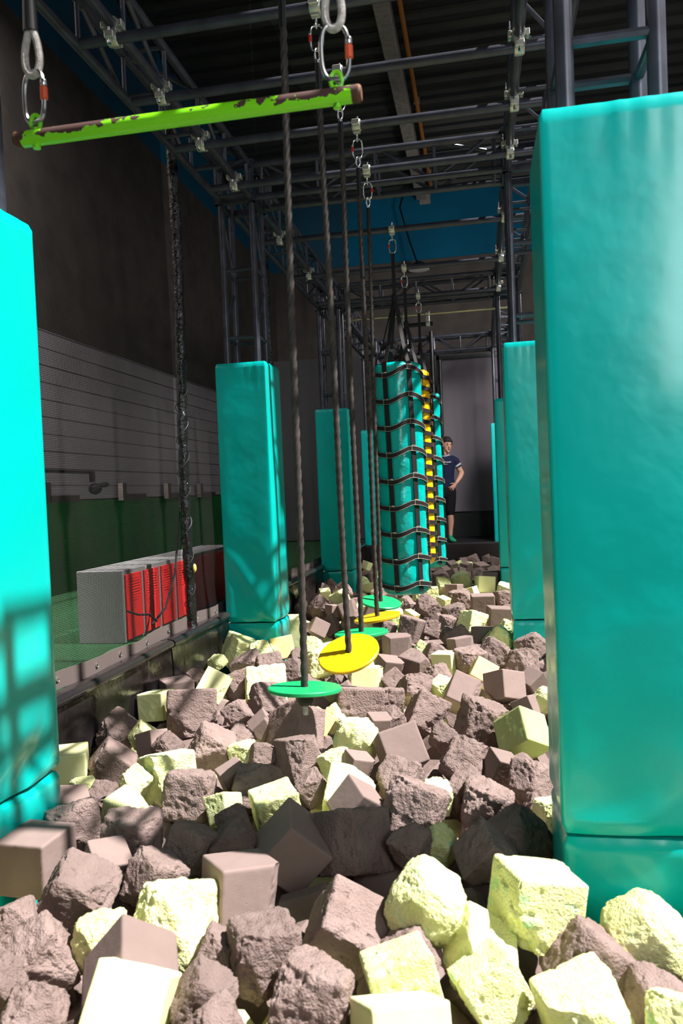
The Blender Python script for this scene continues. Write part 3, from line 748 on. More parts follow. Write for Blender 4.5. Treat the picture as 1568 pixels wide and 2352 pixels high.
# ------------------------------------------------------------------ left side: nets, poles, edge pads, lockers
NX = -2.02
def net_panel(ya, yb, label):
    t = empty('safety_net', (NX, ya, -.86), label, 'net', 'dark safety nets on the left side')
    b = MB(); ny = max(2, int((yb-ya)/.08)); nzv = 60; vs = []; fs = []
    z0, z1 = -.82, 5.0
    for i in range(ny+1):
        y = ya+(yb-ya)*i/ny
        for j in range(nzv+1):
            z = z0+(z1-z0)*(j/nzv)**1.5
            pull = math.exp(-(z-z0)/.25)
            x = NX-.03*nz((y, 0, z), .7, 3)+.018*pull*sin(y*11+2*nz((y, 0, z), 2, 1)+(z-z0)*6)
            vs.append((x, y, z))
    for i in range(ny):
        for j in range(nzv): fs.append((i*(nzv+1)+j, (i+1)*(nzv+1)+j, (i+1)*(nzv+1)+j+1, i*(nzv+1)+j+1))
    b.add(vs, fs).build('mesh_panel', NET, t, smooth=80)
    pts = [(NX+.012+.018*sin(y*11+2*nz((y, 0, z0), 2, 1)), y, -.855+.010*sin(y*4.2)) for y in [ya+(yb-ya)*i/60 for i in range(61)]]
    hem = MB().ribbon(pts, (0, 0, 1), .085, .004).build('hem_band', HEM, t)
    k = ya+.12
    while k < yb-.05:
        x = NX+.018+.018*sin(k*11+2*nz((k, 0, z0), 2, 1)); z = -.850+.010*sin(k*4.2)
        b = MB(); ring(b, (x, k, z), 'x', .006, .012, .004, 14); g = b.build('grommet', CHROME, t); g.parent = hem; k += .32
    return t
net_panel(0.3, 4.86, 'big dark mesh net between the near left pillar and the wrapped black pole')
net_panel(4.98, 7.16, 'dark mesh net between the two wrapped black poles behind the tall left pad')
net_panel(7.26, 12.5, 'dark mesh net at the far left behind the hanging ropes')
def pole(y, label, big=True):
    x = NX+.045
    t = empty('net_pole', (x, y, -.9), label, 'pole', 'black wrapped net poles')
    n = 18; m = 150; vs = []; fs = []; z0, z1 = -.90, 2.6
    for i in range(m+1):
        z = z0+(z1-z0)*i/m
        pin = ((z*4.2) % 1); r = .036*(1-.20*math.exp(-((pin-.5)/.10)**2))
        cxx = x+.012*sin(z*1.7+y)
        for k in range(n):
            a = 2*pi*k/n; q = r+.006*nz((cos(a), sin(a), z*5), 1.5, y); vs.append((cxx+q*cos(a), y+q*sin(a), z))
    for i in range(m):
        for k in range(n): fs.append((i*n+k, i*n+(k+1) % n, (i+1)*n+(k+1) % n, (i+1)*n+k))
    fs += [tuple(range(n-1, -1, -1)), tuple(range(m*n, (m+1)*n))]
    MB().add(vs, fs).build('pole_sleeve', POLEV, t, smooth=70)
    pts = []
    for i in range(15*12+1):
        a = 2*pi*i/12; z = -.85+i*3.35/(15*12); pts.append((x+.012*sin(z*1.7+y)+.040*cos(a), y+.044*sin(a)-.01, z+.01*sin(a)))
    MB().path(pts, .0028, 5).build('lacing_cord', CORD, t)
    return t
pole(4.92, 'black shiny wrapped net pole laced with cord, in front of the red lockers')
pole(7.21, 'narrow black wrapped net pole behind the tall left pillar pad')
# small yellowish tag knotted on the lacing
o = MB().ell((NX+.085, 4.90, -.48), (.012, .02, .03)).build('cord_tag', mat('yellow_scrap', (.55, .42, .12), .6), loc=(NX+.085, 4.90, -.48)); tag(o, 'small crumpled yellow scrap tied to the black net pole', 'tag')
def edge_pad(ya, yb, label):
    t = empty('pit_edge_pad', (-1.95, ya, PF), label, 'pad', 'black pit edge pads')
    ny = int((yb-ya)/.05); prof = [(-2.0, PF+.01), (-1.93, PF+.01), (-1.925, -1.3), (-1.92, -1.05), (-1.925, -.935), (-1.905, -.922), (-1.900, -.90), (-1.912, -.884), (-1.95, -.878), (-2.0, -.885)]
    n = len(prof); vs = []; fs = []
    for i in range(ny+1):
        y = ya+(yb-ya)*i/ny
        for k, (x, z) in enumerate(prof):
            d = .012*nz((y, x, z), 2.0, 5) if 1 < k < 5 else .006*nz((y, 0, k), 1.5, 2)
            vs.append((x+d, y, z+(0 if k < 2 else .006*nz((y, 3, 0), 1.2, 8))))
    for i in range(ny):
        for k in range(n): fs.append((i*n+k, i*n+(k+1) % n, (i+1)*n+(k+1) % n, (i+1)*n+k))
    fs += [tuple(range(n-1, -1, -1)), tuple(range(ny*n, (ny+1)*n))]
    MB().add(vs, fs).build('vinyl_wall', MATV, t, smooth=60)
    return t
edge_pad(.3, 2.10, 'black vinyl edge pad on the near side of the cut-off left pillar')
edge_pad(2.56, 4.42, 'black shiny vinyl pad lining the near left wall under the red lockers')
edge_pad(4.44, 5.50, 'short black vinyl edge pad between the seam and the tall left pillar')
edge_pad(5.96, 9.03, 'black vinyl edge pad between the tall left pillar and the next one')
edge_pad(9.49, 12.5, 'black vinyl edge pad at the far left end of the pit')
# low bank of red lockers behind the net
LX0, LX1, LY0, LY1, LZ0, LZ1 = -2.60, -2.28, 4.53, 6.75, FL, -.45
t = empty('locker_bank', ((LX0+LX1)/2, LY0, LZ0), 'low grey locker box with red louvred doors seen through the net', 'lockers')
MB().box(((LX0+LX1)/2, (LY0+LY1)/2, (LZ0+LZ1)/2), (LX1-LX0, LY1-LY0, LZ1-LZ0), bev=.004).build('body', LOCKG, t, smooth=0)
nd = 8; dw = (LY1-LY0)/nd
for i in range(nd):
    y = LY0+dw*(i+.5); b = MB(); b.box((LX1+.006, y, (LZ0+LZ1)/2-.005), (.012, dw-.045, LZ1-LZ0-.05), bev=.002)
    for k in range(9): b.box((LX1+.013, y, LZ1-.06-.018*k), (.004, dw*.55, .005))
    b.build('door', LOCKR, t, smooth=0)
# reaching-arm lamp on the boarded wall, seen through the net
t = empty('wall_lamp', (-4.1, 6.9, .2), 'dark lamp head on a long thin arm in front of the boarded wall', 'lamp')
MB().tube((-3.9, 5.6, .30), (-3.9, 7.2, .30), .018, 8).build('arm', BLACKM, t)
b = MB(); b.tube((-3.9, 7.2, .31), (-3.9, 7.2, .20), .03, 10); b.box((-3.9, 7.33, .16), (.08, .34, .05), rot=(.12, 0, 0), bev=.02); b.ell((-3.9, 7.25, .13), (.06, .09, .06)); b.build('lamp_head', BLACKM, t)
for i, y in enumerate((6.7, 8.3, 9.6, 10.8)):
    t = empty('grey_bracket', (-4.12, y, .03), 'small grey angle bracket on the ledge of the green wall, %s along' % ['first', 'second', 'third', 'fourth'][i], 'bracket', 'brackets on the green wall ledge')
    b = MB(); b.box((-4.12, y, .10), (.06, .10, .20)); b.box((-4.12, y+.30, .04), (.06, .55, .07)); b.build('angle', DARKW, t, smooth=0)
# unseen hood added around the fill light over the aisle
t = empty('fill_light_hood', (-3.9, 2.7, 4.7), 'unseen hood added around the fill light over the aisle behind the net', 'lamp')
MB().box((-3.90, 2.7, 4.66), (.40, 5.0, .10)).build('housing', BLACKM, t)
MB().box((-3.70, 2.7, 4.15), (.02, 5.0, 1.0)).build('light_shield', BLACKM, t)  # black plate added to keep the aisle fill off the pads
pipe = MB().path([(-3.9, 1.5, 4.7), (-3.9, 1.5, 6.1)], .01, 6).path([(-3.9, 5, 4.7), (-3.9, 5, 6.1)], .01, 6).build('suspension', BLACKM, t)
# loose cords lying in the net
pts = [(-2.10, 4.55, -.80), (-2.08, 4.72, -.72), (-2.06, 4.86, -.50), (-2.05, 4.96, -.10), (-2.05, 5.0, .1)]
o = MB().path(pts, .008, 6).build('loose_cord', CORD, loc=pts[0]); tag(o, 'dark slack cord curving up in front of the red doors', 'cord')
pts = [(-2.09, 4.20, -.66), (-2.08, 4.32, -.70), (-2.07, 4.45, -.72), (-2.07, 4.55, -.78)]
o = MB().path(pts, .007, 6).build('loose_cord', CORD, loc=pts[0]); tag(o, 'short dark cord lying at the foot of the net by the grey locker side', 'cord')

# ------------------------------------------------------------------ the man on the platform
def remesh(b, name, m, parent, voxel, smooth_it=2):
    me = b.mesh(name+'_src'); o = bpy.data.objects.new(name+'_src', me); col.objects.link(o)
    md = o.modifiers.new('r', 'REMESH'); md.mode = 'VOXEL'; md.voxel_size = voxel
    ms = o.modifiers.new('s', 'SMOOTH'); ms.iterations = smooth_it; ms.factor = .5
    dg = bpy.context.evaluated_depsgraph_get(); dg.update()
    nm = bpy.data.meshes.new_from_object(o.evaluated_get(dg)); bpy.data.objects.remove(o)
    nm.name = name; nm.materials.clear(); nm.materials.append(m); nm.polygons.foreach_set('use_smooth', [True]*len(nm.polygons))
    n = bpy.data.objects.new(name, nm); col.objects.link(n); n.parent = parent; return n
def limb(b, pts, n=16):
    # pts: (x,y,z, rx, ry) elliptical sections joined; sections face along the limb
    P = [Vector(p[:3]) for p in pts]; vs = []; fs = []; m = len(P); pu = None
    for i, p in enumerate(P):
        d = (P[min(i+1, m-1)]-P[max(i-1, 0)]).normalized()
        if pu is None: pu = (Vector((1, 0, 0))-d*d.x).normalized()
        pu = (pu-d*pu.dot(d)).normalized(); v = d.cross(pu)
        for k in range(n):
            a = 2*pi*k/n; vs.append(p+pu*cos(a)*pts[i][3]+v*sin(a)*pts[i][4])
    for i in range(m-1):
        for k in range(n): fs.append((i*n+k, i*n+(k+1) % n, (i+1)*n+(k+1) % n, (i+1)*n+k))
    fs += [tuple(range(n-1, -1, -1)), tuple(range((m-1)*n, m*n))]
    b.add(vs, fs)
    for i in (0, m-1): b.ell(P[i], (min(pts[i][3:5]),)*3, 12, 8)
man = empty('person', (-.532, 12.80, FL), 'man in a navy T-shirt, black shorts and green socks, one hand on his hip', 'person')
def hand(b, wrist, direc, palmn, side):
    # palm plus four fingers and a thumb
    d = Vector(direc).normalized(); n = Vector(palmn).normalized(); u = d.cross(n).normalized()*side; w0 = Vector(wrist)
    limb(b, [(*w0, .020, .017), (*(w0+d*.03), .026, .015), (*(w0+d*.07), .036, .014), (*(w0+d*.088), .036, .012)], 14)
    for k, (off, L, sp) in enumerate(((-.028, .070, -.30), (-.010, .080, -.08), (.010, .075, .12), (.027, .058, .32))):
        dd = (d+u*sp).normalized(); a = w0+d*.085+u*off
        c1 = a+dd*L*.5+n*.004; c2 = a+dd*L+n*.018
        limb(b, [(*a, .0095, .0095), (*c1, .0088, .0088), (*c2, .0074, .0074)], 8)
    a = w0+d*.028-u*.026; limb(b, [(*a, .013, .012), (*(a-u*.026+d*.024+n*.008), .0105, .0105), (*(a-u*.036+d*.052+n*.014), .0085, .0085)], 8)
body = MB()
C0 = -.055
# torso
limb(body, [(C0, .0, .84, .150, .10), (C0, 0, .95, .145, .095), (C0, 0, 1.05, .135, .09), (C0, -.005, 1.18, .150, .10), (C0, -.005, 1.30, .165, .105), (C0, 0, 1.38, .135, .075), (C0, 0, 1.425, .070, .05)], 20)
# neck, head turned towards the right of the picture
limb(body, [(C0, .0, 1.40, .062, .06), (C0+.012, -.012, 1.47, .056, .056), (C0+.03, -.022, 1.54, .058, .058)], 14)
HC = Vector((C0+.050, -.03, 1.615)); HR = Euler((radians(6), radians(4), radians(28)))
HM = HR.to_matrix()
body.ell(HC, (.076, .094, .112), 20, 14, rot=HR)
body.ell(HC+HM @ Vector((0, -.030, -.062)), (.056, .060, .062), 16, 10, rot=HR)      # jaw
body.ell(HC+HM @ Vector((0, -.078, -.105)), (.024, .018, .020), 12, 8, rot=HR)       # chin
body.add(*(lambda q: (q.v, q.f))(MB().ell(HC+HM @ Vector((0, -.102, -.030)), (.014, .022, .026), 12, 8, rot=HR)))   # nose
body.ell(HC+HM @ Vector((0, -.088, .018)), (.050, .016, .012), 14, 8, rot=HR)        # brow ridge
for s_ in (-1, 1): body.ell(HC+HM @ Vector((s_*.078, .005, -.015)), (.012, .022, .034), 12, 8, rot=HR)
# arm on the hip (right of the picture)
limb(body, [(C0+.150, 0, 1.355, .048, .048), (C0+.202, .01, 1.28, .048, .046), (C0+.255, .03, 1.175, .045, .043), (C0+.275, .035, 1.145, .043, .042), (C0+.245, -.03, 1.07, .042, .038), (C0+.188, -.105, .985, .029, .026)], 14)
hand(body, (C0+.185, -.112, .978), (-.66, -.12, -.74), (-.1, .95, .20), 1)
# other arm hangs behind the bag
limb(body, [(C0-.150, 0, 1.355, .048, .048), (C0-.215, .01, 1.25, .050, .048), (C0-.24, .0, 1.10, .043, .041), (C0-.245, -.03, .97, .040, .036), (C0-.235, -.06, .855, .028, .024)], 14)
hand(body, (C0-.235, -.062, .85), (.02, -.15, -.98), (.9, -.3, 0), -1)
# legs
for hx, kx, ax, fy in ((C0+.075, .005, -.003, 0), (C0-.085, -.175, -.19, .02)):
    limb(body, [(hx, 0, .88, .088, .095), (hx*.7+kx*.3, -.01, .72, .082, .088), (kx, -.02, .52, .062, .066), (kx, -.022, .45, .056, .060), (kx+.004, .0, .34, .055, .060), (ax+.004, .005, .20, .040, .044), (ax, .0, .09, .032, .038)], 16)
    limb(body, [(ax, .035, .045, .036, .036), (ax+.015, -.03, .045, .040, .036), (ax+.045, -.11, .030, .044, .024), (ax+.062, -.155, .024, .036, .018)], 14)
remesh(body, 'body', SKIN, man, .0075, 3)
# hair cap
hb = MB(); hb.ell(HC+HM @ Vector((0, .014, .026)), (.081, .094, .104), 20, 14, rot=HR)
hv = [v for v in hb.v]; keep = []
for f in hb.f:
    c = sum((Vector(hv[i]) for i in f), Vector())/len(f); l = HM.transposed() @ (c-HC)
    if l.z > .042 or (l.y > -.015 and l.z > -.045): keep.append(f)
hb.f = keep; ho = hb.build('hair', HAIR, man, local=True)
so = ho.modifiers.new('thick', 'SOLIDIFY'); so.thickness = .014; so.offset = 1
b = MB()
for k in range(9): b.ell(HC+HM @ Vector((-.060+.015*k, -.078+.012*abs(k-4)/2, .068+.006*sin(k*2.3))), (.013, .016, .016), 8, 6, rot=HR)
b.build('fringe', HAIR, ho, local=True)
b = MB()
for s_ in (-1, 1): b.ell(HC+HM @ Vector((s_*.031, -.096, .026)), (.018, .006, .004), 8, 6, rot=HR)
b.build('eyebrows', HAIR, man, local=True)
b = MB()
for s_ in (-1, 1): b.ell(HC+HM @ Vector((s_*.030, -.091, .004)), (.011, .006, .005), 10, 6, rot=HR)
b.build('eyes', EYEM, man, local=True)
MB().ell(HC+HM @ Vector((0, -.094, -.070)), (.022, .008, .006), 12, 6, rot=HR).build('mouth', LIPS, man, local=True)
# shirt
sh = MB()
limb(sh, [(C0, 0, .885, .160, .112), (C0, 0, .96, .156, .108), (C0, 0, 1.06, .148, .104), (C0, -.005, 1.18, .160, .112), (C0, -.005, 1.30, .174, .116), (C0, 0, 1.385, .158, .096), (C0, 0, 1.438, .092, .070)], 24)
sh.f = sh.f
limb(sh, [(C0+.13, 0, 1.375, .066, .066), (C0+.175, .003, 1.345, .068, .066), (C0+.212, .012, 1.27, .064, .060)], 16)
limb(sh, [(C0-.13, 0, 1.375, .066, .066), (C0-.180, .003, 1.345, .068, .066), (C0-.218, .012, 1.25, .064, .060)], 16)
shirt = remesh(sh, 'shirt', NAVY, man, .009, 2)
for s_ in (1, -1):
    b = MB(); p0 = Vector((C0+s_*.203, .010, 1.283)); p1 = Vector((C0+s_*.219, .013, 1.258)); b.tube(p0, p1, .0665, 20, .0655); b.build('sleeve_cuff', LGREY, shirt, local=True)
b = MB(); b.path([(C0+.006+.070*cos(a), -.006+.066*sin(a), 1.448+.018*sin(a)) for a in [2*pi*i/28 for i in range(28)]], .011, 8, closed=True); b.build('collar', LGREY, shirt, local=True)
# illegible white script across the chest, two words around a round mark and a short line under them
b = MB(); rnd = random.Random(4)
def chest_y(x): return -.005-.117*sqrt(max(0.05, 1-((x-C0)/.176)**2))-.006
x = C0-.088
while x < C0+.105:
    if abs(x-C0-.01) > .016:
        h = .011 if rnd.random() < .7 else .018; b.box((x, chest_y(x), 1.325+h/2-.006), (.0085, .004, h), rot=(0, rnd.uniform(-.4, .4), 0))
        b.box((x+.006, chest_y(x+.006), 1.322+rnd.uniform(0, .008)), (.010, .004, .0035))
    x += .0125
ring(b, (C0+.01, chest_y(C0+.01)-.001, 1.331), 'y', .009, .015, .004, 14)
x = C0-.045
while x < C0+.055: b.box((x, chest_y(x), 1.292), (.007, .004, .006)); x += .0105
b.build('shirt_print', WHITE, shirt, local=True, smooth=0)
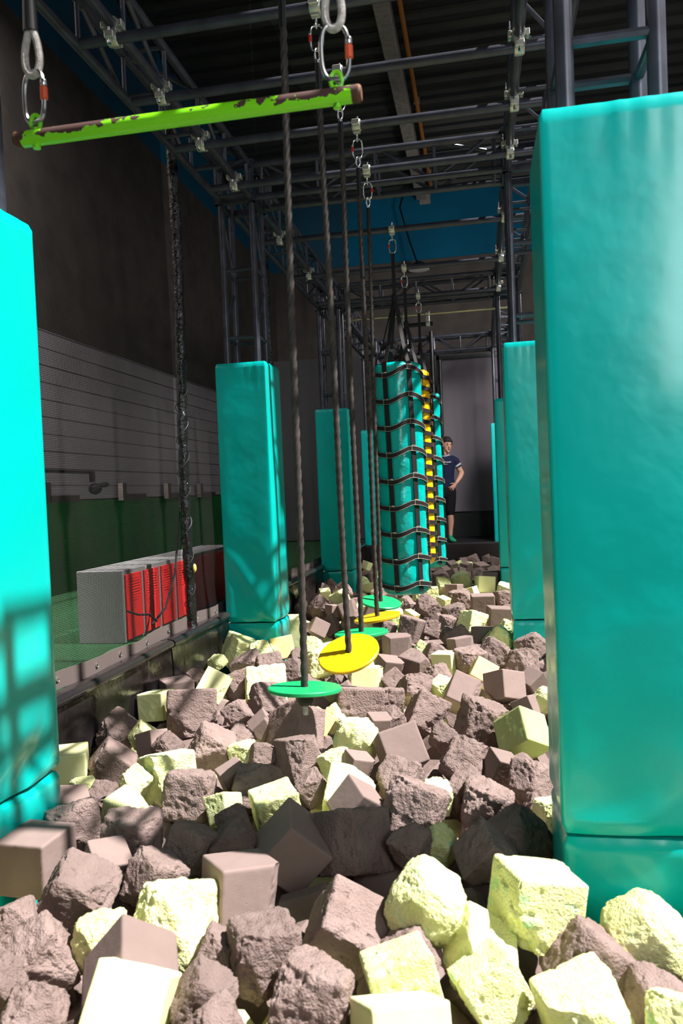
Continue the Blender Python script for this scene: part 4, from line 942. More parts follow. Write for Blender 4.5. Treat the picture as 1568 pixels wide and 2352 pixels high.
# shorts
st = MB(); limb(st, [(C0, 0, .915, .158, .112), (C0, 0, .86, .165, .118), (C0, 0, .80, .165, .118)], 24)
for hx, kx in ((C0+.078, .0), (C0-.088, -.165)):
    limb(st, [(hx, 0, .84, .098, .110), (hx*.6+kx*.4, -.008, .68, .096, .102), (kx, -.015, .505, .088, .094)], 20)
remesh(st, 'shorts', BLACKC, man, .010, 2)
for ax in (-.003, -.19):
    b = MB(); limb(b, [(ax, .0, .105, .038, .044), (ax, .0, .06, .040, .046)], 14)
    limb(b, [(ax, .038, .044, .041, .041), (ax+.015, -.03, .046, .045, .040), (ax+.045, -.11, .032, .049, .029), (ax+.064, -.158, .026, .041, .023)], 14)
    remesh(b, 'sock', SOCK, man, .008, 2)
BLOCKS = """-1.463 2.217 -1.15 0.176 d c 0 0 -4 1
-1.196 2.001 -1.15 0.185 d r 10 31 22 1
-1.298 1.853 -1.15 0.118 d r -21 -15 29 1
-1.149 1.715 -1.157 0.156 d r 20 -25 30 1
-1.028 1.51 -1.15 0.133 d r -39 25 23 1
-1.028 1.812 -1.15 0.127 p r -2 -15 -17 1
-0.854 1.904 -1.15 0.201 p r -19 -4 0 1
-0.888 1.704 -1.164 0.172 d c 25 35 40 1
-0.816 1.56 -1.135 0.164 p c -32 13 6 1
-0.666 1.625 -1.15 0.118 d r 4 39 23 1
-0.607 1.519 -1.15 0.112 d r 9 39 -22 1
-1.017 2.117 -1.15 0.156 d r -27 9 -36 1
-1.201 2.186 -1.149 0.125 d c 23 7 45 1
-1.466 2.443 -1.15 0.169 d r 0 -20 -39 1
-1.193 2.344 -1.151 0.2 d r 0 5 20 1
-0.977 2.332 -1.15 0.141 d r -24 15 -23 1
-0.839 2.365 -1.15 0.135 d r -10 -39 26 1
-0.9 2.528 -1.15 0.11 d r -27 -18 30 1
-0.728 2.078 -1.15 0.189 d c -8 8 38 1
-0.568 1.781 -1.137 0.164 d r -5 0 32 1
-0.695 1.8 -1.164 0.11 d r 0 27 11 1
-0.646 2.376 -1.15 0.183 d c 12 42 24 1
-0.464 2.427 -1.15 0.201 d m -20 15 50 1
-0.39 1.931 -1.15 0.169 d m 30 30 10 1
-0.413 1.648 -1.15 0.18 d r -15 5 0 1
-1.163 1.588 -1.143 0.11 d r 19 -32 3 1
-0.179 1.944 -1.079 0.188 p b 0 29 -11 1
0.097 1.961 -1.07 0.188 p m -5 12 20 1
0.361 1.965 -1.15 0.193 p b 7 -35 -8 1
-0.046 1.868 -1.15 0.144 p m 20 30 10 1
-0.012 1.729 -1.15 0.141 p m -14 -27 25 1
-0.218 1.705 -1.138 0.149 p m -10 -12 20 1
-0.205 1.538 -1.15 0.166 p c -25 6 25 1
0.182 1.655 -1.15 0.174 p m 0 -15 20 1
0.21 1.85 -1.15 0.164 d r -9 38 7 1
0.357 1.738 -1.179 0.15 d r 8 11 14 1
0.352 1.627 -1.121 0.11 p r -27 -4 -20 1
-0.024 2.363 -1.15 0.142 d m 20 40 30 1
0.077 2.497 -1.15 0.168 d r -7 -32 37 1
-0.278 2.676 -1.147 0.203 d r -22 13 -15 1
-0.262 2.39 -1.136 0.114 d r 29 12 -29 1
-0.186 2.46 -1.164 0.11 p r 27 35 32 1
-0.222 1.83 -1.153 0.11 d r 5 -28 -24 1
-0.352 2.918 -1.15 0.166 d r 34 4 -25 1
-0.535 2.811 -1.166 0.184 p m 30 11 5 1
-0.48 2.668 -1.134 0.14 d c 20 35 45 1
-0.392 3.308 -1.15 0.183 d c -30 -12 25 1
-0.61 3.437 -1.15 0.194 p b -9 -7 -20 1
-0.318 3.819 -1.15 0.181 d m -30 28 10 1
-0.046 3.702 -1.15 0.212 d r 10 20 30 1
-0.111 3.187 -1.15 0.17 d r -36 30 -2 1
-0.096 2.869 -1.157 0.149 d r 3 -14 20 1
-0.017 2.727 -1.15 0.182 d r 0 5 0 1
0.149 2.986 -1.15 0.145 d r -37 -10 -37 1
0.161 2.739 -1.165 0.11 d r -30 37 12 1
0.201 2.646 -1.135 0.11 p r -5 1 29 1
0.145 3.549 -1.15 0.174 g c -40 25 40 1
-0.674 3.917 -1.15 0.244 d m -12 7 14 1
-0.532 4.059 -1.15 0.16 d r -11 1 21 1
-0.548 4.45 -1.15 0.126 d m 32 -27 34 1
-0.413 4.317 -1.15 0.166 d r -39 20 24 1
-0.148 4.221 -1.15 0.176 d c -40 25 0 1
0.088 4.397 -1.15 0.165 d c -20 15 40 1
0.256 4.493 -1.15 0.123 d c 10 -35 30 1
0.189 3.974 -1.15 0.11 d c -27 7 62 1
0.292 4.128 -1.15 0.121 p b 1 18 -21 1
-0.036 4.714 -1.15 0.138 y c -30 30 0 1
0.211 4.925 -1.15 0.181 d r -24 -10 -25 1
0.046 5.239 -1.15 0.19 d r -12 35 5 1
0.306 5.471 -1.15 0.178 d r -12 -18 36 1
0.09 5.714 -1.15 0.191 p r -4 38 1 1
0.177 6.083 -1.15 0.149 p r 1 31 19 1
-0.111 4.99 -1.15 0.185 d r 6 -5 30 1
-0.275 5.0 -1.15 0.139 p c -3 1 72 1
-0.351 5.228 -1.15 0.141 d r -19 24 14 1
-0.179 5.445 -1.15 0.16 d c -9 -5 27 1
-0.217 5.695 -1.15 0.175 d r -35 -22 33 1
-0.032 5.924 -1.15 0.129 d c -1 5 54 1
-0.449 5.344 -1.15 0.128 p m -15 36 -2 1
-0.639 5.475 -1.15 0.19 d c 0 0 25 1
-0.622 4.806 -1.15 0.151 d c 10 12 30 1
-0.467 4.914 -1.15 0.166 d m 10 10 -25 1
-0.297 4.574 -1.15 0.145 d r -35 -7 21 1
-0.262 4.356 -1.15 0.11 p r 25 18 -30 1
-0.722 4.457 -1.15 0.206 p c -10 3 15 1
-0.874 4.432 -1.15 0.11 d r 33 24 30 1
-0.802 4.229 -1.15 0.11 d c -26 -26 30 1
-1.096 4.965 -1.15 0.177 p r -20 -24 5 1
-0.841 4.064 -1.15 0.11 p r -36 7 -26 1
-0.784 3.778 -1.156 0.11 p r 14 -38 -15 1
-0.531 3.637 -1.149 0.11 d c 8 6 26 1
-0.466 3.722 -1.151 0.11 d r 5 -36 24 1
-0.214 3.479 -1.15 0.11 d r 36 28 -35 1
-0.549 3.089 -1.15 0.11 d c 7 16 33 1
0.037 3.126 -1.15 0.11 d c 14 21 26 1
-0.206 2.811 -1.147 0.11 p r 5 11 8 1
-0.959 3.938 -1.15 0.15 d c 35 45 0 1
-0.815 3.19 -1.15 0.18 d m -10 5 48 1
-0.904 2.819 -1.15 0.184 d r -32 12 10 1
-0.776 2.646 -1.15 0.152 p m 5 -10 30 1
-0.926 3.56 -1.148 0.208 d m -25 25 45 1
-1.104 3.609 -1.15 0.114 d c 10 -40 20 1
-1.162 3.412 -1.15 0.112 d r 25 24 -13 1
-1.242 3.241 -1.15 0.188 d r 17 29 31 1
-1.306 3.812 -1.15 0.123 d r -27 -37 12 1
-1.22 4.067 -1.15 0.193 d r -22 5 35 1
-1.149 2.756 -1.15 0.183 d r -15 5 5 1
-1.031 2.935 -1.15 0.11 d c 8 -22 37 1
-0.984 3.185 -1.149 0.11 d r -29 12 26 1
-1.086 3.22 -1.151 0.11 p r -9 -10 3 1
-0.974 2.633 -1.15 0.11 p m -22 -20 -13 1
-0.688 2.864 -1.15 0.11 d r -3 -33 20 1
-0.834 3.684 -1.145 0.11 y c -20 35 10 1
-0.649 3.13 -1.15 0.11 p r 6 -16 -33 1
-1.783 5.316 -1.15 0.228 p m 10 25 35 1
-1.847 4.996 -1.15 0.11 p r 21 -29 -29 1
-1.616 4.289 -1.143 0.172 p c -38 28 8 1
-1.841 4.621 -1.15 0.11 d r -29 -33 32 1
-1.496 4.402 -1.157 0.174 d m -18 -15 26 1
-1.575 4.862 -1.15 0.181 d r 9 -25 -5 1
-1.406 4.819 -1.15 0.17 d r 30 -9 16 1
-1.6 5.232 -1.15 0.182 p r -32 18 22 1
-1.641 6.139 -1.151 0.255 p c 0 0 15 1
-1.498 5.468 -1.15 0.167 y c -15 -8 20 1
-1.811 6.023 -1.149 0.167 d c 40 42 5 1
-1.812 6.427 -1.15 0.198 d r 26 13 -10 1
-1.291 4.294 -1.15 0.226 p m -34 1 20 1
-1.24 4.721 -1.15 0.155 d r -24 -18 2 1
-1.303 5.121 -1.15 0.11 d r 19 31 -29 1
-1.286 5.503 -1.15 0.143 p r -25 23 11 1
-1.552 3.789 -1.15 0.26 d m -20 3 22 1
-1.819 3.961 -1.15 0.156 p c -5 -6 -8 1
-1.654 3.416 -1.15 0.11 p m 17 39 35 1
-1.812 3.482 -1.15 0.17 d r 27 22 -8 1
-1.625 3.042 -1.15 0.163 d m 10 40 30 1
-1.807 2.989 -1.15 0.171 p c 0 0 25 1
-1.571 2.606 -1.15 0.12 d c 14 12 41 1
-1.601 2.755 -1.15 0.11 p r -9 -6 -37 1
-1.475 2.686 -1.15 0.11 d r 27 3 -8 1
-1.329 2.579 -1.15 0.133 p m 3 17 -9 1
-1.319 2.945 -1.159 0.207 p m -15 0 35 1
-1.411 2.824 -1.142 0.11 p r 26 33 -9 1
-1.57 3.34 -1.15 0.11 d c -19 11 64 1
-1.47 3.271 -1.15 0.11 d r 33 -30 -32 1
-1.814 4.217 -1.15 0.166 d c 0 0 40 1
-1.776 7.515 -1.154 0.239 d c -30 35 20 1
-1.629 7.373 -1.146 0.18 d r 39 -30 -25 1
-1.828 8.59 -1.15 0.149 d c -17 23 28 1
-1.811 8.829 -1.15 0.172 d r 21 -34 -2 1
-1.768 8.343 -1.15 0.118 p c 12 -2 18 1
-1.822 9.626 -1.15 0.155 d c -14 -5 28 1
-1.575 8.429 -1.15 0.19 d r -30 -37 0 1
-1.486 9.275 -1.15 0.149 p r -30 -25 28 1
-1.504 7.882 -1.15 0.196 p r -1 -25 13 1
-1.45 7.192 -1.15 0.117 d c 0 7 47 1
-1.295 7.164 -1.15 0.181 d c -17 -20 21 1
-1.397 6.249 -1.15 0.139 d c -20 30 20 1
-1.312 6.386 -1.15 0.154 d c -20 -30 20 1
-1.137 6.365 -1.15 0.139 d r 38 35 -21 1
-1.056 7.025 -1.15 0.121 d c 0 23 17 1
-1.353 8.841 -1.15 0.111 p c -14 -1 67 1
-1.748 11.43 -1.15 0.129 p c 11 19 55 1
-1.488 9.754 -1.15 0.152 d r 18 -15 -26 1
-1.07 8.112 -1.15 0.199 d m 20 -26 33 1
-0.827 6.846 -1.15 0.167 p b 7 -13 34 1
-0.665 6.769 -1.15 0.11 y c 26 4 63 1
-0.804 7.47 -1.156 0.129 p r -17 24 16 1
-0.74 7.368 -1.144 0.123 d r 11 36 -5 1
-0.807 6.197 -1.15 0.139 d r -6 15 26 1
-0.609 6.188 -1.15 0.203 d m -13 13 -23 1
-0.969 6.319 -1.15 0.11 p r 4 21 -34 1
-0.552 7.306 -1.15 0.2 d r 18 -38 36 1
-0.575 8.331 -1.15 0.143 p r -2 -7 17 1
-0.418 7.62 -1.15 0.11 p m 1 18 -33 1
-0.695 8.108 -1.15 0.11 p r 5 4 34 1
-0.477 8.935 -1.15 0.172 p r -36 -3 10 1
-0.275 9.284 -1.15 0.228 p b 4 -34 7 1
-0.002 8.993 -1.15 0.195 p c -5 5 15 1
-0.144 8.338 -1.15 0.11 p c -16 -2 60 1
-0.339 8.446 -1.15 0.156 d c -1 6 64 1
0.084 9.367 -1.15 0.218 d c 0 0 0 1
0.204 8.392 -1.15 0.158 p r 14 11 -7 1
-0.25 7.768 -1.15 0.202 d r 4 -8 19 1
-0.029 7.399 -1.15 0.214 d c 0 0 4 1
0.176 7.871 -1.15 0.151 d r -9 -2 20 1
0.11 6.688 -1.15 0.192 d c 0 5 10 1
-0.113 6.435 -1.15 0.182 p m -10 20 35 1
-0.263 6.83 -1.15 0.194 d r 0 -12 26 1
-0.445 6.233 -1.15 0.145 d m -9 27 22 1
-0.325 6.472 -1.15 0.124 d r -4 17 -37 1
-0.292 5.959 -1.15 0.113 d r -8 28 6 1
-0.703 11.24 -1.15 0.131 d c 4 -4 26 1
-0.526 10.433 -1.15 0.117 d c 27 -8 41 1
-0.465 11.119 -1.149 0.126 d c 21 -6 31 1
-0.313 10.186 -1.152 0.13 d c -23 20 33 1
-0.166 11.755 -1.15 0.189 d r 0 -24 -6 1
-0.047 10.634 -1.15 0.163 d c 15 -2 37 1
0.039 12.068 -1.15 0.127 d r 3 -23 -14 1
0.16 11.742 -1.15 0.112 d c 13 17 41 1
-0.254 10.88 -1.15 0.131 d c 8 -6 53 1
-0.08 9.873 -1.15 0.179 d r -19 -1 1 1
-0.551 9.772 -1.15 0.166 d r 10 -23 36 1
-0.398 10.097 -1.148 0.124 d c -24 -4 61 1
-0.371 11.186 -1.151 0.114 p r 16 -24 -29 1
-0.194 10.982 -1.15 0.11 p c 23 8 52 1
-0.763 10.979 -1.15 0.111 d c -13 -3 44 1
0.09 10.357 -1.15 0.111 d c -20 -20 25 1
-0.708 11.9 -1.15 0.111 d r -17 36 -37 1
-0.322 11.691 -1.15 0.11 d c -27 -2 24 1
0.806 9.934 -1.183 0.199 d r 28 -30 38 2
1.399 8.519 -1.188 0.2 d m -25 40 34 2
0.659 4.493 -1.189 0.205 d b 10 14 16 2
1.092 11.758 -1.166 0.19 d c 20 17 -7 2
1.359 9.513 -1.177 0.182 p c -17 -4 38 2
0.814 11.144 -1.163 0.206 d c 25 -22 -32 2
1.31 8.724 -1.182 0.188 d c 18 -33 28 2
0.662 6.783 -1.189 0.197 d c -20 23 9 2
0.847 8.07 -1.172 0.206 d m 12 21 -10 2
1.465 9.035 -1.182 0.202 d r 32 -4 -19 2
0.84 1.778 -1.181 0.188 p c -3 -25 21 2
1.426 4.012 -1.167 0.195 p c 34 -2 27 2
0.613 7.681 -1.155 0.206 p r -11 23 -38 2
0.802 10.164 -1.171 0.194 d r -41 -9 -31 2
0.628 7.374 -1.152 0.197 d r 6 22 8 2
1.313 7.175 -1.182 0.197 d c 10 28 -32 2
1.068 9.264 -1.174 0.188 d r 16 5 -35 2
1.327 11.432 -1.186 0.187 p m 36 -41 -15 2
0.733 6.253 -1.153 0.182 p r 2 22 -5 2
0.684 4.931 -1.151 0.203 p m -17 25 -43 2
1.378 2.75 -1.172 0.2 d c -32 -19 -40 2
0.756 2.383 -1.171 0.191 d c -41 -15 22 2
0.793 5.512 -1.16 0.192 d m -17 21 -22 2
0.689 9.021 -1.171 0.184 d r -33 36 -35 2
1.422 7.872 -1.187 0.197 d r 21 16 44 2
1.397 12.209 -1.179 0.194 d m -11 39 -8 2
0.906 9.525 -1.171 0.193 d r -32 -39 22 2
1.086 8.56 -1.158 0.187 d c -17 23 -11 2
0.881 7.849 -1.166 0.185 d c 42 -26 -22 2
0.74 12.203 -1.179 0.198 d b -41 1 9 2
1.217 4.729 -1.177 0.18 p r -38 -26 -15 2
0.617 1.252 -1.153 0.193 p m -44 -22 41 2
1.403 8.15 -1.186 0.19 p c -42 -33 11 2
0.645 2.676 -1.154 0.19 d c 26 15 4 2
1.137 2.044 -1.18 0.198 d m 12 1 -43 2
1.396 1.662 -1.185 0.201 d m -4 -29 -41 2
0.932 4.449 -1.17 0.18 d c 19 0 33 2
1.402 4.511 -1.179 0.208 d c -40 44 7 2
1.454 11.716 -1.185 0.185 d m 11 20 6 2
0.79 1.109 -1.168 0.191 d c 14 -29 36 2
1.462 6.52 -1.171 0.206 d m -19 19 -14 2
1.122 11.455 -1.188 0.204 d r -13 -38 -21 2
1.482 11.037 -1.158 0.185 d c 33 34 10 2
1.045 3.185 -1.169 0.189 p c 27 38 -32 2
0.563 3.905 -1.185 0.186 d r -6 -26 14 2
0.924 6.659 -1.155 0.2 p c 44 -42 -17 2
1.461 1.072 -1.184 0.186 p r 8 -16 -35 2
1.32 10.071 -1.168 0.184 d r -6 32 -9 2
1.245 3.83 -1.15 0.202 d r 25 -29 12 2
1.233 6.786 -1.155 0.194 d c 37 -16 17 2
0.939 11.564 -1.152 0.181 d r -38 0 -40 2
1.122 10.275 -1.153 0.19 d c -11 41 -34 2
1.263 6.021 -1.184 0.195 d r 21 32 -39 2
1.113 12.114 -1.172 0.203 p m 7 34 25 2
1.172 4.204 -1.187 0.194 d r -40 -5 -10 2
1.103 7.593 -1.152 0.19 d r 34 18 -2 2
0.671 10.367 -1.178 0.205 d r -37 25 -39 2
1.49 1.891 -1.17 0.207 d c 5 -16 38 2
0.631 3.256 -1.187 0.201 d m 35 39 -21 2
0.551 5.319 -1.151 0.203 p m 37 42 19 2
1.37 10.495 -1.176 0.183 d c -10 44 5 2
1.416 5.049 -1.177 0.184 d c -44 35 8 2
1.025 1.473 -1.17 0.202 d r -40 -23 35 2
1.441 9.295 -1.176 0.182 d b -43 24 -29 2
0.987 6.858 -1.165 0.21 d r 19 -2 -7 2
0.891 7.224 -1.172 0.2 d c 41 14 26 2
1.153 10.822 -1.177 0.201 d r 16 -26 -39 2
1.065 7.999 -1.153 0.207 p m -21 17 -10 2
0.856 6.466 -1.169 0.201 d r -10 15 -13 2
1.024 3.408 -1.175 0.182 d m -13 -35 10 2
1.02 2.244 -1.177 0.188 d b -12 26 -32 2
1.101 5.833 -1.178 0.205 d c -18 28 44 2
0.9 5.705 -1.156 0.2 d b -25 0 -36 2
1.443 2.48 -1.151 0.206 d r -27 -35 -35 2
0.73 2.06 -1.164 0.194 p m -21 25 -1 2
1.059 6.112 -1.163 0.21 d c 0 -23 -35 2
0.735 3.729 -1.152 0.202 d r -16 -9 -5 2
0.581 4.293 -1.158 0.208 d r -13 12 32 2
0.874 3.074 -1.19 0.184 d r 44 -38 -12 2
1.468 6.218 -1.161 0.196 p c -39 -27 -26 2
0.967 3.947 -1.168 0.187 d m -16 -42 34 2
0.834 8.388 -1.156 0.204 d r 30 -3 -21 2
1.007 4.723 -1.159 0.205 p c -10 -3 41 2
1.445 11.924 -1.161 0.2 d r -44 29 -20 2
0.555 3.522 -1.154 0.206 d r -24 33 23 2
1.037 2.736 -1.181 0.191 d c -8 -4 -19 2
0.985 9.032 -1.16 0.205 d r 19 -30 17 2
0.569 8.39 -1.16 0.203 p r 30 -41 -27 2
0.615 11.686 -1.167 0.188 d r 1 -22 -21 2
0.829 7.027 -1.176 0.182 d m -28 -7 -11 2
1.191 1.099 -1.181 0.195 d r -4 30 -42 2
0.805 4.205 -1.15 0.187 p r 13 -31 30 2
0.741 9.237 -1.156 0.188 p r 0 -1 25 2
1.336 3.56 -1.189 0.194 p b -44 -15 -26 2
0.563 6.589 -1.187 0.207 d r 30 26 -15 2
0.843 11.379 -1.176 0.186 p r 44 -25 -3 2
0.641 11.483 -1.157 0.184 d r 17 -17 -10 2
1.234 9.774 -1.189 0.208 d c 29 35 21 2
0.653 9.627 -1.173 0.197 d r 22 -2 8 2
1.024 3.697 -1.16 0.204 d m -36 2 21 2
1.333 1.301 -1.178 0.195 d c 29 -22 -17 2
1.076 8.355 -1.155 0.206 d m 12 -10 24 2
1.285 5.269 -1.181 0.206 p c -24 0 39 2
1.081 5.004 -1.181 0.185 d m -44 25 15 2
0.568 1.693 -1.161 0.2 d m -26 -6 -34 2
1.383 2.12 -1.171 0.181 d m -40 22 17 2
1.343 7.49 -1.167 0.196 d r 0 -2 14 2
0.852 7.466 -1.18 0.203 d r 38 19 21 2
0.872 10.48 -1.175 0.21 d r 29 3 20 2
1.463 4.844 -1.15 0.203 d r -36 -37 11 2
0.61 11.166 -1.151 0.195 d r 17 -1 -13 2
1.136 1.653 -1.189 0.201 d r 25 30 10 2
0.718 10.858 -1.189 0.185 d c -21 42 23 2
0.976 2.453 -1.179 0.209 d c 18 -11 19 2
0.971 9.746 -1.153 0.21 d r -9 -3 -3 2
1.46 10.796 -1.154 0.192 d m 25 31 -9 2
0.716 5.961 -1.164 0.184 d r 4 35 25 2
1.185 10.608 -1.174 0.208 d m -10 2 -29 2
1.271 11.057 -1.184 0.202 d c 37 -1 -20 2
1.221 7.806 -1.173 0.191 d c -6 0 -42 2
1.149 4.485 -1.183 0.206 d m 44 5 -28 2
0.994 11.002 -1.188 0.181 p r 25 -1 10 2
0.804 11.867 -1.189 0.202 d m -15 -11 1 2
1.254 3.095 -1.169 0.188 d m 14 -4 -20 2
1.416 5.591 -1.157 0.193 d c -25 -6 -30 2
1.197 6.503 -1.161 0.185 d m -9 30 39 2
0.969 5.226 -1.159 0.201 d r 7 15 38 2
1.211 3.374 -1.153 0.189 d c -3 0 35 2
1.48 10.333 -1.154 0.2 d r 9 -3 -12 2
1.354 5.804 -1.19 0.188 d m 9 -19 44 2
0.647 8.086 -1.168 0.182 d r -19 43 26 2
1.474 9.956 -1.164 0.191 d r 27 27 0 2
0.779 3.496 -1.153 0.204 d m 27 -5 23 2
0.995 11.249 -1.153 0.19 d r -27 -8 19 2
0.845 2.809 -1.176 0.185 d c 21 -14 20 2
0.966 8.755 -1.183 0.183 d m 22 1 11 2
0.64 0.91 -1.169 0.195 d c 31 -20 3 2
1.222 2.556 -1.152 0.209 d c 12 15 34 2
1.058 7.053 -1.186 0.196 d c 43 -36 -14 2
1.138 5.515 -1.189 0.206 d r 36 42 37 2
1.491 2.982 -1.168 0.2 d m -10 -20 43 2
1.279 1.841 -1.168 0.21 d c -18 -14 -19 2
0.692 10.653 -1.186 0.2 d c 8 -15 -21 2
1.091 6.34 -1.154 0.182 p m 39 -40 -42 2
0.705 4.718 -1.162 0.21 p m 10 -35 -43 2
0.804 1.452 -1.167 0.202 p r -38 -43 -11 2
0.598 7.128 -1.172 0.192 d r 18 35 14 2
1.094 2.959 -1.156 0.194 d c -19 8 -19 2
0.741 8.759 -1.181 0.197 p r 33 -17 2 2
1.336 0.92 -1.161 0.195 d m -40 0 -23 2
0.554 6.31 -1.154 0.182 d r -26 42 -2 2
1.038 9.967 -1.174 0.205 d m -34 -19 -33 2
1.15 7.385 -1.165 0.193 d m -6 -19 -32 2
1.449 4.23 -1.189 0.183 d r 30 2 16 2
0.596 3.015 -1.152 0.204 d r 22 28 -23 2
1.462 3.264 -1.179 0.192 p c -8 7 3 2
1.442 3.807 -1.153 0.18 d c -6 -7 -5 2
1.479 5.969 -1.184 0.2 d r 44 17 3 2
0.884 10.724 -1.163 0.192 p r 44 35 -38 2
0.978 0.935 -1.174 0.196 d r 13 14 2 2
1.229 9.007 -1.17 0.202 p m 42 36 28 2
0.583 11.957 -1.153 0.195 d c -12 -29 15 2
1.497 1.463 -1.16 0.185 d r 33 -20 19 2
0.559 9.971 -1.151 0.192 d b -8 -11 32 2
1.261 1.495 -1.153 0.186 d r 10 23 -18 2
1.485 7.053 -1.167 0.208 d c -6 22 -9 2
1.086 1.265 -1.158 0.182 d b 28 35 10 2
0.555 1.463 -1.177 0.194 p c 43 24 -39 2
0.718 5.145 -1.154 0.209 d c -15 36 -5 2
1.063 1.852 -1.167 0.189 d m -39 33 -41 2
0.593 1.902 -1.173 0.197 d c -6 -5 39 2
1.487 7.347 -1.153 0.184 p c 33 -2 21 2
0.928 12.292 -1.159 0.206 d c 13 -7 -12 2
1.474 6.79 -1.168 0.198 d c 31 -13 -8 2
1.14 9.583 -1.176 0.185 d r 1 -8 37 2
-0.576 8.687 -1.325 0.183 d m -35 42 27 2
0.076 8.835 -1.348 0.187 d m -25 4 -14 2
-1.22 9.811 -1.323 0.182 d c -36 -7 -41 2
-0.188 8.687 -1.34 0.201 p c 0 -42 23 2
0.693 8.629 -1.335 0.193 p r 19 4 38 2
-0.662 5.387 -1.348 0.187 d b 0 31 -25 2
0.209 11.313 -1.336 0.199 d c -21 8 -21 2
-1.302 2.736 -1.319 0.194 d r -15 14 -4 2
-1.513 6.869 -1.33 0.201 d c 10 18 -1 2
-0.461 9.011 -1.328 0.192 d r -37 -12 35 2
-1.307 6.847 -1.325 0.184 p r 8 -33 24 2
0.315 10.056 -1.34 0.196 d r 6 -8 21 2
1.254 2.299 -1.323 0.181 p r -36 13 0 2
-0.605 10.603 -1.336 0.187 d c 20 13 -7 2
-1.249 6.023 -1.337 0.193 p c 15 -7 25 2
0.822 5.02 -1.332 0.203 p m -11 -22 -2 2
0.207 10.456 -1.317 0.181 p r -39 -4 -4 2
-0.177 4.888 -1.34 0.198 p c 22 -27 -30 2
-1.036 7.451 -1.34 0.2 d r 38 23 -32 2
-1.089 2.146 -1.322 0.186 d c 33 22 14 2
0.366 5.029 -1.342 0.181 d m -42 -27 2 2
-1.572 4.286 -1.32 0.186 d c -26 27 40 2
0.03 3.803 -1.34 0.201 d m -32 -27 -14 2
-0.472 10.177 -1.347 0.189 p m 18 27 -16 2
-0.172 11.007 -1.349 0.204 d r 24 23 -28 2
-1.005 11.782 -1.328 0.195 d m -21 -34 30 2
-0.429 7.183 -1.331 0.206 d m 24 -44 5 2
0.073 2.084 -1.343 0.182 d m -22 33 -38 2
-0.731 3.546 -1.312 0.185 d r -20 -7 -33 2
0.085 8.502 -1.332 0.204 d r 22 -6 -30 2
-0.162 6.165 -1.344 0.201 d r -27 -23 -36 2
-0.842 1.493 -1.337 0.203 d c 38 -26 -41 2
-1.389 1.111 -1.34 0.203 d m -36 22 -32 2
-0.8 11.552 -1.321 0.202 d r 11 -6 26 2
0.29 11.038 -1.317 0.205 p c -10 40 9 2
-0.007 10.309 -1.325 0.183 d m 27 -39 44 2
-1.329 2.541 -1.311 0.187 d c 0 28 -22 2
-0.734 8.184 -1.312 0.202 d r 22 -25 40 2
-1.097 1.325 -1.329 0.194 p r -20 28 0 2
-0.174 2.542 -1.312 0.188 d m 1 -16 12 2
-1.73 7.981 -1.31 0.188 d r 37 -36 -16 2
-0.838 12.128 -1.327 0.205 d m 11 19 -32 2
-0.517 2.004 -1.336 0.197 d c -6 23 -10 2
-1.531 9.809 -1.329 0.204 d m -10 -18 -24 2
0.462 7.369 -1.338 0.197 d m -24 -8 -24 2
-1.125 9.614 -1.342 0.19 p m 35 -11 37 2
-1.091 3.783 -1.328 0.187 d b -33 -4 -6 2
-1.609 11.788 -1.324 0.194 d m -33 -9 -35 2
-1.029 8.888 -1.343 0.181 d c 35 8 -9 2
-0.869 5.375 -1.314 0.197 p r -16 36 -30 2
-0.265 1.169 -1.339 0.201 d m -31 -3 -35 2
-0.128 5.099 -1.334 0.206 d r 28 -10 -37 2
-1.091 5.738 -1.332 0.185 d c 13 2 13 2
0.731 2.695 -1.344 0.193 d c -23 44 22 2
-0.113 2.794 -1.349 0.19 p m 1 0 10 2
-0.27 3.611 -1.321 0.202 d r -33 41 -43 2
-1.314 8.963 -1.315 0.208 d c -42 21 12 2
-1.439 9.412 -1.312 0.186 d r 10 -34 35 2
-0.072 7.306 -1.349 0.203 d r 28 -2 -10 2
-1.177 2.98 -1.318 0.21 d r 25 -34 -15 2
0.581 12.154 -1.349 0.199 d m 37 13 31 2
-0.552 7.636 -1.328 0.193 d m -31 30 18 2
-1.174 4.877 -1.316 0.193 d r 44 -9 43 2
-0.608 5.693 -1.343 0.204 p m 0 32 10 2
1.136 6.769 -1.341 0.208 d m 8 -21 -43 2
0.718 8.419 -1.332 0.195 d c -43 -36 43 2
-1.152 12.041 -1.349 0.2 d r -44 6 10 2
-1.384 8.705 -1.321 0.183 p r 41 29 14 2
-0.571 11.743 -1.331 0.184 d c 32 0 21 2
-0.604 1.227 -1.34 0.2 d b -16 18 -33 2
-1.667 8.624 -1.31 0.183 d c 7 -13 5 2
0.55 3.105 -1.338 0.183 d c -42 20 18 2
-1.71 8.352 -1.323 0.19 d c 9 -32 4 2
-0.542 6.741 -1.32 0.187 d r -15 16 -32 2
-1.409 6.448 -1.336 0.19 p r 27 -23 25 2
0.52 8.089 -1.314 0.198 d b 31 6 -18 2
0.073 9.122 -1.321 0.192 d r -33 41 37 2
-0.702 7.87 -1.345 0.184 d r 43 17 9 2
0.074 4.034 -1.335 0.199 p r -29 -41 -4 2
-0.643 7.28 -1.334 0.182 d c -43 -42 26 2
0.367 11.703 -1.313 0.191 d c 6 13 -20 2
0.234 4.387 -1.319 0.182 d b 11 39 40 2
0.565 10.067 -1.321 0.195 d m 32 -44 -41 2
-1.78 9.774 -1.336 0.19 d c -26 19 36 2
-1.364 4.037 -1.311 0.201 d r 24 18 21 2
-0.323 4.243 -1.335 0.184 p r 32 -15 5 2
0.407 11.207 -1.35 0.196 p r -8 -19 -7 2
-0.68 6.587 -1.34 0.192 p r 18 -42 44 2
0.879 8.956 -1.339 0.187 d c -24 27 20 2
